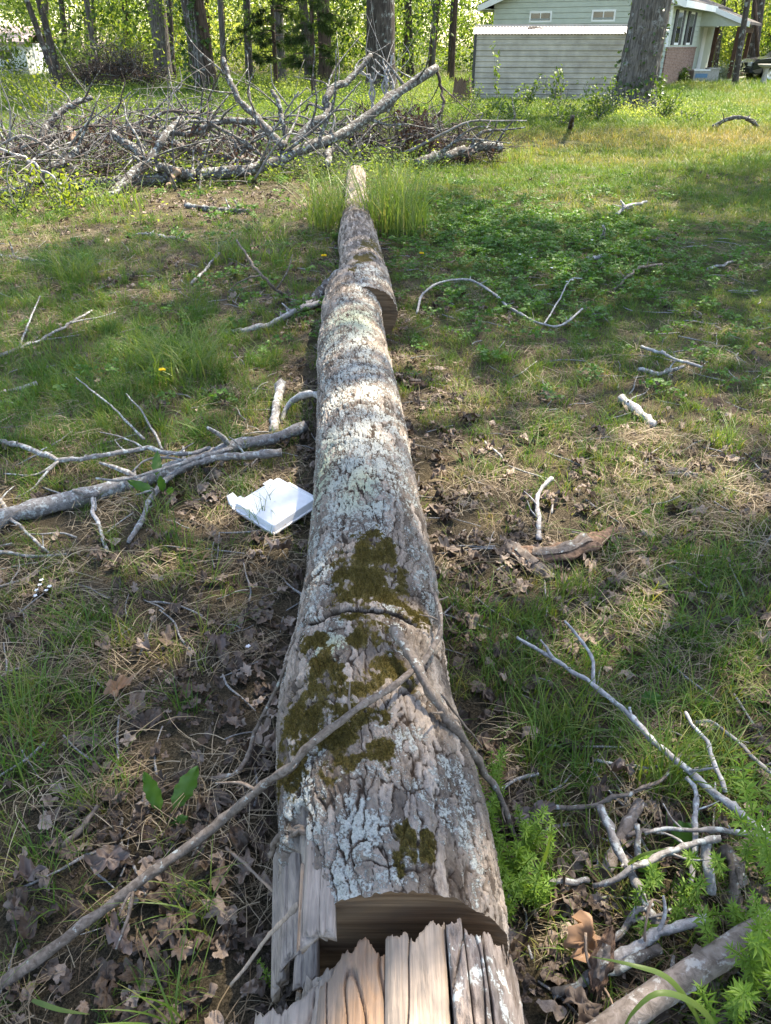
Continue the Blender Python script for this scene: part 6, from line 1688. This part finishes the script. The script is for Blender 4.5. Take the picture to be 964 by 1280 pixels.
# ------------------------------------------------------------------ house
def build_house():
    C = at_z(824, 110, 0); th = R(30)
    eu = np.array([math.sin(th), math.cos(th), 0])            # along the side wall, away from us
    ev = np.array([-math.cos(th), math.sin(th), 0])           # along the gable wall, to the left
    ez = np.array([0, 0, 1.0])
    W_, L_, EH = 7.4, 11.0, 2.95
    root = empty('house', C); tag(root, 'pale green sided house with brick base, dark shutters and brown porch posts', 'house')
    def Q(P): P = np.asarray(P, float); return C + P[:, :1] * ev + P[:, 1:2] * eu + P[:, 2:3] * ez
    def bx(a, b, nm, m, par=root): V, F = box(a, b); return obj(nm, Q(V), F, MAT[m], par, smooth=False)
    ridge = EH + W_ / 2 * .34
    # core, so nothing shows through
    bx((.05, .05, 0), (W_ - .05, L_, EH), 'core', 'siding')
    def tri(v0, v1, z0, z1, y0, y1, nm, m):
        P = np.array([(v0, y0, z0), (v1, y0, z0), ((v0 + v1) / 2, y0, z1), (v0, y1, z0), (v1, y1, z0), ((v0 + v1) / 2, y1, z1)])
        return obj(nm, Q(P), None, MAT[m], root, smooth=False, T=[(0, 1, 2), (3, 5, 4), (0, 3, 1), (1, 3, 4), (1, 4, 2), (2, 4, 5), (2, 5, 0), (0, 5, 3)])
    tri(.02, W_ - .02, EH, ridge, .05, .15, 'gable_core', 'siding')
    # lap siding boards on the gable wall and the side wall, brick below
    BH = 1.35; bw = .19
    k = 0; z = .12
    while z < ridge - .1:
        half = W_ / 2 if z < EH else (ridge - z) / .34
        V, F = box((W_ / 2 - half, -.02, z), (W_ / 2 + half, .045, z + bw - .012))
        V[[0, 1, 4, 5], 1] += np.array([-.012, -.012, .012, .012])
        obj('siding_board', Q(V), F, MAT['siding'], root, smooth=False); z += bw
    z = BH + .05
    while z < EH - .1:
        V, F = box((-.02, .02, z), (.045, 5.9, z + bw - .012)); obj('siding_board', Q(V), F, MAT['siding'], root, smooth=False); z += bw
    bx((-.06, .01, 0), (.04, 5.9, BH), 'brick_wall', 'brick')
    bx((-.09, 0.0, BH), (.045, 5.9, BH + .05), 'brick_sill', 'brick')
    bx((-.035, -.055, BH + .055), (.05, .015, EH), 'corner_board', 'white_paint')
    def win(v0, v1, z0, z1):
        f = bx((v0, -.05, z0), (v1, -.02, z1), 'window', 'white_paint')
        m = (v0 + v1) / 2
        for a, b in ((v0 + .07, m - .02), (m + .02, v1 - .07)):
            bx((a, -.055, z0 + .07), (b, -.048, z1 - .07), 'pane', 'glass', f)
        bx((v0 + .09, -.058, z0 + .08), (v1 - .09, -.056, z0 + .14), 'curtain', 'curtain', f)
    def vz(px, py, back=0):  # pixel on the gable wall plane -> (v, z)
        d = ray(px, py); n = np.cross(ev, ez); t = ((C - np.array([0, 0, CAMH])) @ n) / (d @ n); P = np.array([0, 0, CAMH]) + d * t
        return (P - C) @ ev, P[2]
    for (a, b, t, bt) in ((663, 691, 14, 28), (741, 771, 12, 27)):
        v1, zt_ = vz(a, t); v0, _ = vz(b, t); _, zb = vz((a + b) / 2, bt)
        win(min(v0, v1), max(v0, v1), zb, zt_)
    # two shuttered windows on the side wall
    for u0 in (1.0, 3.4):
        f = bx((-.055, u0, BH + .12), (-.015, u0 + .9, EH - .3), 'window', 'white_paint')
        bx((-.06, u0 + .07, BH + .2), (-.053, u0 + .83, EH - .38), 'pane', 'glass', f)
        for s in (u0 - .42, u0 + .92):
            bx((-.07, s, BH + .12), (-.02, s + .40, EH - .3), 'shutter', 'shutter')
    # roof planes with overhang, rake boards, soffit, eave fascia
    ov = .55; ry0 = -.45; ry1 = L_
    for s in (0, 1):
        ve = -ov if s == 0 else W_ + ov; zE = EH - ov * .34 + .06
        P = np.array([(W_ / 2, ry0, ridge + .06), (ve, ry0, zE), (ve, ry1, zE), (W_ / 2, ry1, ridge + .06)])
        P2 = P + [0, 0, .10]
        V = np.vstack([P, P2]); F = np.array([(0, 1, 2, 3), (7, 6, 5, 4), (0, 4, 5, 1), (1, 5, 6, 2), (2, 6, 7, 3), (3, 7, 4, 0)])
        obj('roof', Q(V), F, MAT['roof_shingle'], root, smooth=False)
        P = np.array([(W_ / 2, ry0 - .035, ridge - .10), (ve, ry0 - .035, zE - .16), (ve, ry0 - .035, zE + .06), (W_ / 2, ry0 - .035, ridge + .12)])
        V = np.vstack([P, P + [0, .03, 0]]); obj('rake_board', Q(V), F, MAT['white_paint'], root, smooth=False)
        sgn = -1 if s == 0 else 1
        bx((min(ve, ve + sgn * .03), ry0, zE - .14), (max(ve, ve + sgn * .03), ry1 if s else 6.4, zE + .08), 'fascia', 'white_paint')
        a, b = sorted((ve, 0 if s == 0 else W_))
        bx((a, ry0, zE - .09), (b, ry1, zE - .07), 'soffit', 'siding')
    # porch beyond the side wall: sloping roof, end panel, three brown posts, beam
    u0, u1, out = 6.0, 10.2, 1.75
    P = np.array([(0, u0, EH + .0), (-out - .3, u0, EH - .72), (-out - .3, u1, EH - .72), (0, u1, EH + .0)])
    V = np.vstack([P, P + [0, 0, .10]]); F = np.array([(0, 1, 2, 3), (7, 6, 5, 4), (0, 4, 5, 1), (1, 5, 6, 2), (2, 6, 7, 3), (3, 7, 4, 0)])
    obj('porch_roof', Q(V), F, MAT['roof_shingle'], root, smooth=False)
    P = np.array([(0.0, u0 - .04, EH - .10), (-out - .34, u0 - .04, EH - .82), (-out - .34, u0 - .04, EH - .62), (0.0, u0 - .04, EH + .10)])
    V = np.vstack([P, P + [0, .035, 0]]); obj('porch_rake_board', Q(V), F, MAT['white_paint'], root, smooth=False)
    P = np.array([(0, u0 + .1, EH - .78), (-out, u0 + .1, EH - .78), (-out, u0 + .1, EH - .70), (0, u0 + .1, EH - .06)])
    V = np.vstack([P, P + [0, .04, 0]]); obj('porch_gable_panel', Q(V), F, MAT['siding'], root, smooth=False)
    bx((-out - .02, u0 + .15, EH - 1.0), (-out + .14, u1 - .1, EH - .80), 'porch_beam', 'post_brown')
    for (v, u) in ((-out, u0 + .2), (-out, u0 + 2.0), (-out, u1 - .35), (-.7, u0 + .9)):
        bx((v, u, 0), (v + .17, u + .17, EH - .80), 'porch_post', 'post_brown')
    bx((-out - .2, u0, 0), (0, u1, .16), 'porch_floor', 'concrete')
    # the open end of the porch wall
    bx((.0, 5.95, 0), (.06, L_, EH), 'porch_wall', 'siding')
    bx((-.02, 7.2, .16), (-.001, 8.1, 2.15), 'door', 'white_paint')
    return Q, EH
HQ, HEH = build_house()
def place_boxes():
    # things left by the porch
    p = at_y(872, 103, 38.2); p[2] = 0
    root = empty('storage_box', p); tag(root, 'white storage box with a blue panel standing before the porch', 'box')
    for (a, b, nm, m) in (((-.34, -.3, 0), (.34, .3, .50), 'body', 'concrete'), ((-.36, -.33, .50), (.36, .33, .56), 'lid', 'white_paint'), ((-.27, -.312, .24), (.27, -.30, .40), 'front_panel', 'blue_plastic'), ((-.27, -.312, .06), (.27, -.30, .14), 'base_panel', 'curtain')):
        V, F = box(a, b); obj(nm, V + p, F, MAT[m], root, smooth=False)
    p = at_y(888, 103, 38.4); p[2] = 0
    root = empty('planter', p); tag(root, 'square brown planter beside the white storage box', 'planter')
    V, F = box((-.22, -.22, 0), (.22, .22, .55)); obj('body', V + p, F, MAT['concrete'], root, smooth=False); V, F = box((-.26, -.26, .55), (.26, .26, .61)); obj('rim', V + p, F, MAT['concrete'], root, smooth=False)
    p = at_z(924, 104, 0); n, m = 10, 24; rr = np.linspace(.02, 1, n); a = np.linspace(0, 6.283, m, endpoint=False); RR, AA = np.meshgrid(rr, a, indexing='ij')
    x = p[0] + 1.0 * RR * np.cos(AA); y = p[1] + .5 * RR * np.sin(AA); z = .03 + .10 * (1 - RR) * (.4 + fbm(x * 4, y * 4, 3, 3))
    o = obj('tarp', np.stack([x, y, z], -1).reshape(-1, 3), grid_faces(n, m, True), MAT['tarp'], None, p); tag(o, 'crumpled green tarp lying flat on the lawn before the car', 'tarp')
    # bird bath: plinth, shaft, bowl turned on a lathe
    p = at_z(953, 107, 0)
    root = empty('bird_bath', p); tag(root, 'pale concrete bird bath on a pedestal before the dark car', 'bird bath')
    def lathe(prof, nm):
        k = 20; a = np.linspace(0, 6.283, k, endpoint=False); V = np.array([[(r * math.cos(t) + p[0], r * math.sin(t) + p[1], z) for t in a] for r, z in prof]).reshape(-1, 3)
        obj(nm, V, grid_faces(len(prof), k, True), MAT['concrete'], root)
    lathe([(.001, 0), (.22, 0), (.22, .06), (.16, .10)], 'base'); lathe([(.16, .10), (.10, .25), (.09, .5), (.13, .64)], 'pedestal'); lathe([(.13, .64), (.30, .70), (.38, .78), (.36, .79), (.26, .73), (.001, .71)], 'bowl')
place_boxes()

# ------------------------------------------------------------------ parked car (its nose shows at the edge)
def build_car():
    p = at_y(926, 104, 39.5); p[2] = 0; x0 = p[0]; y = p[1]
    root = empty('parked_car', (x0 + 2.3, y, 0)); tag(root, 'dark parked pickup truck behind the bird bath', 'car')
    prof = [(0.0, .48), (.02, .80), (.25, .93), (1.15, 1.02), (1.75, 1.55), (2.0, 1.66), (3.1, 1.68), (3.35, 1.55), (3.5, 1.08), (5.1, 1.06), (5.15, .55), (5.0, .40), (.2, .36)]
    n = len(prof); w = .88; ins = np.array([.90 if z < .5 else (1.0 if z < 1.1 else .80) for _, z in prof])
    rows = []
    for s in (-1, -.96, .96, 1):
        k = 1.0 if abs(s) < 1 else .96
        cx_, cz_ = 2.5, .8
        rows.append([(x0 + cx_ + (px_ - cx_) * (1 if abs(s) < 1 else .985), y + s * w * i, cz_ + (pz - cz_) * k) for (px_, pz), i in zip(prof, ins)])
    V = np.array(rows).reshape(-1, 3); F = grid_faces(4, n, True)
    capA = [tuple(range(n))]
    me = obj('body', V, F, MAT['car_paint'], root, smooth=False)
    for s, row in ((-1, rows[0]), (1, rows[3])):
        P = np.array(row); c = P.mean(0); VV = np.vstack([P, c]); T = [(k, (k + 1) % n, n) for k in range(n)]
        obj('side_panel', VV, None, MAT['car_paint'], root, T=T, smooth=False)
    for s in (-1, 1):
        yy = y + s * (w * .80 + .012)
        for a, b in (((1.45, 1.12), (2.3, 1.58)), ((2.4, 1.12), (3.25, 1.58))):
            sh = .35 if a[0] < 2 else 0
            P = np.array([(x0 + a[0], y + s * (w + .005), a[1]), (x0 + b[0], y + s * (w + .005), a[1]), (x0 + b[0], yy, b[1]), (x0 + a[0] + sh, yy, b[1])]); V = np.vstack([P, P + [0, -s * .01, 0]])
            obj('window', V, [(0, 1, 2, 3), (7, 6, 5, 4), (0, 4, 5, 1), (1, 5, 6, 2), (2, 6, 7, 3), (3, 7, 4, 0)], MAT['glass'], root, smooth=False)
        for xw in (.95, 4.1):
            k = 26; a = np.linspace(0, 6.283, k, endpoint=False)
            def ring(r, yo): return np.stack([x0 + xw + r * np.cos(a), np.full(k, y + s * yo), .36 + r * np.sin(a)], 1)
            Vt = np.vstack([ring(.22, .86), ring(.34, .88), ring(.36, .84), ring(.36, .70), ring(.34, .66), ring(.22, .66)])
            wheel = obj('wheel', Vt, grid_faces(6, k, True), MAT['tyre'], root)
            Vr = np.vstack([ring(.225, .85), ring(.19, .83), ring(.06, .84), ring(.01, .85)]); obj('rim', Vr, grid_faces(4, k, True), MAT['rim'], wheel)
            Va = np.vstack([ring(.43, .895), ring(.38, .90), ring(.37, .80)]); obj('wheel_arch', Va, grid_faces(3, k, True), MAT['tyre'], root)
        V, F = box((x0 - .015, y + s * .52 - .18, .66), (x0 + .05, y + s * .52 + .18, .82)); obj('headlight', V, F, MAT['lamp_glass'], root, smooth=False)
        V, F = box((x0 + 1.5, y + s * .98 - .09, 1.08), (x0 + 1.62, y + s * .98 + .09, 1.24)); obj('mirror', V, F, MAT['tyre'], root, smooth=False)
    V, F = box((x0 - .07, y - .82, .40), (x0 + .06, y + .82, .58)); obj('bumper', V, F, MAT['tyre'], root, smooth=False)
    V, F = box((x0 - .02, y - .33, .62), (x0 + .04, y + .33, .80)); obj('grille', V, F, MAT['tyre'], root, smooth=False)
build_car()

# ------------------------------------------------------------------ white building far left
def far_building(label, px0, px1, eave_py, ridge_py, dist, depth_=5, name='white_building'):
    a = at_y(px0, 90, dist)[0]; b = at_y(px1, 90, dist)[0]; ze = at_y(px1, eave_py, dist)[2]; zr = at_y(px1, ridge_py, dist)[2] + .4
    root = empty(name, (b, dist, 0)); tag(root, label, 'building')
    V, F = box((a, dist, 0), (b, dist + depth_, ze)); obj('wall', V, F, MAT['far_wall'], root, smooth=False)
    P = np.array([(a - .3, dist - .35, ze - .05), (b + .3, dist - .35, ze - .05), (b + .3, dist + depth_ / 2, zr), (a - .3, dist + depth_ / 2, zr), (b + .3, dist + depth_ + .35, ze - .05), (a - .3, dist + depth_ + .35, ze - .05)])
    V = np.vstack([P, P + [0, 0, .12]])
    obj('roof', V, [(0, 1, 2, 3), (3, 2, 4, 5), (6, 9, 8, 7), (9, 11, 10, 8), (0, 6, 7, 1), (1, 7, 8, 2), (2, 8, 10, 4), (4, 10, 11, 5), (5, 11, 9, 3), (3, 9, 6, 0)], MAT['far_roof'], root, smooth=False)
    V, F = box((a, dist - .03, 0), (b, dist - .003, .35)); obj('skirting', V, F, MAT['concrete'], root, smooth=False)
    w = b - a
    for k in range(2):
        xw = a + w * (.25 + .4 * k); V, F = box((xw, dist - .04, ze * .45), (xw + .9, dist - .005, ze * .85)); f = obj('window', V, F, MAT['white_paint'], root, smooth=False)
        V, F = box((xw + .08, dist - .05, ze * .45 + .08), (xw + .82, dist - .042, ze * .85 - .08)); obj('pane', V, F, MAT['glass'], f, smooth=False)
far_building('white building with a low pinkish roof glimpsed through the left trees', -60, 37, 54, 45, 50)
far_building('tiny building with a tan roof peeping over the dark heap', 110, 130, 66, 61, 62, 3)
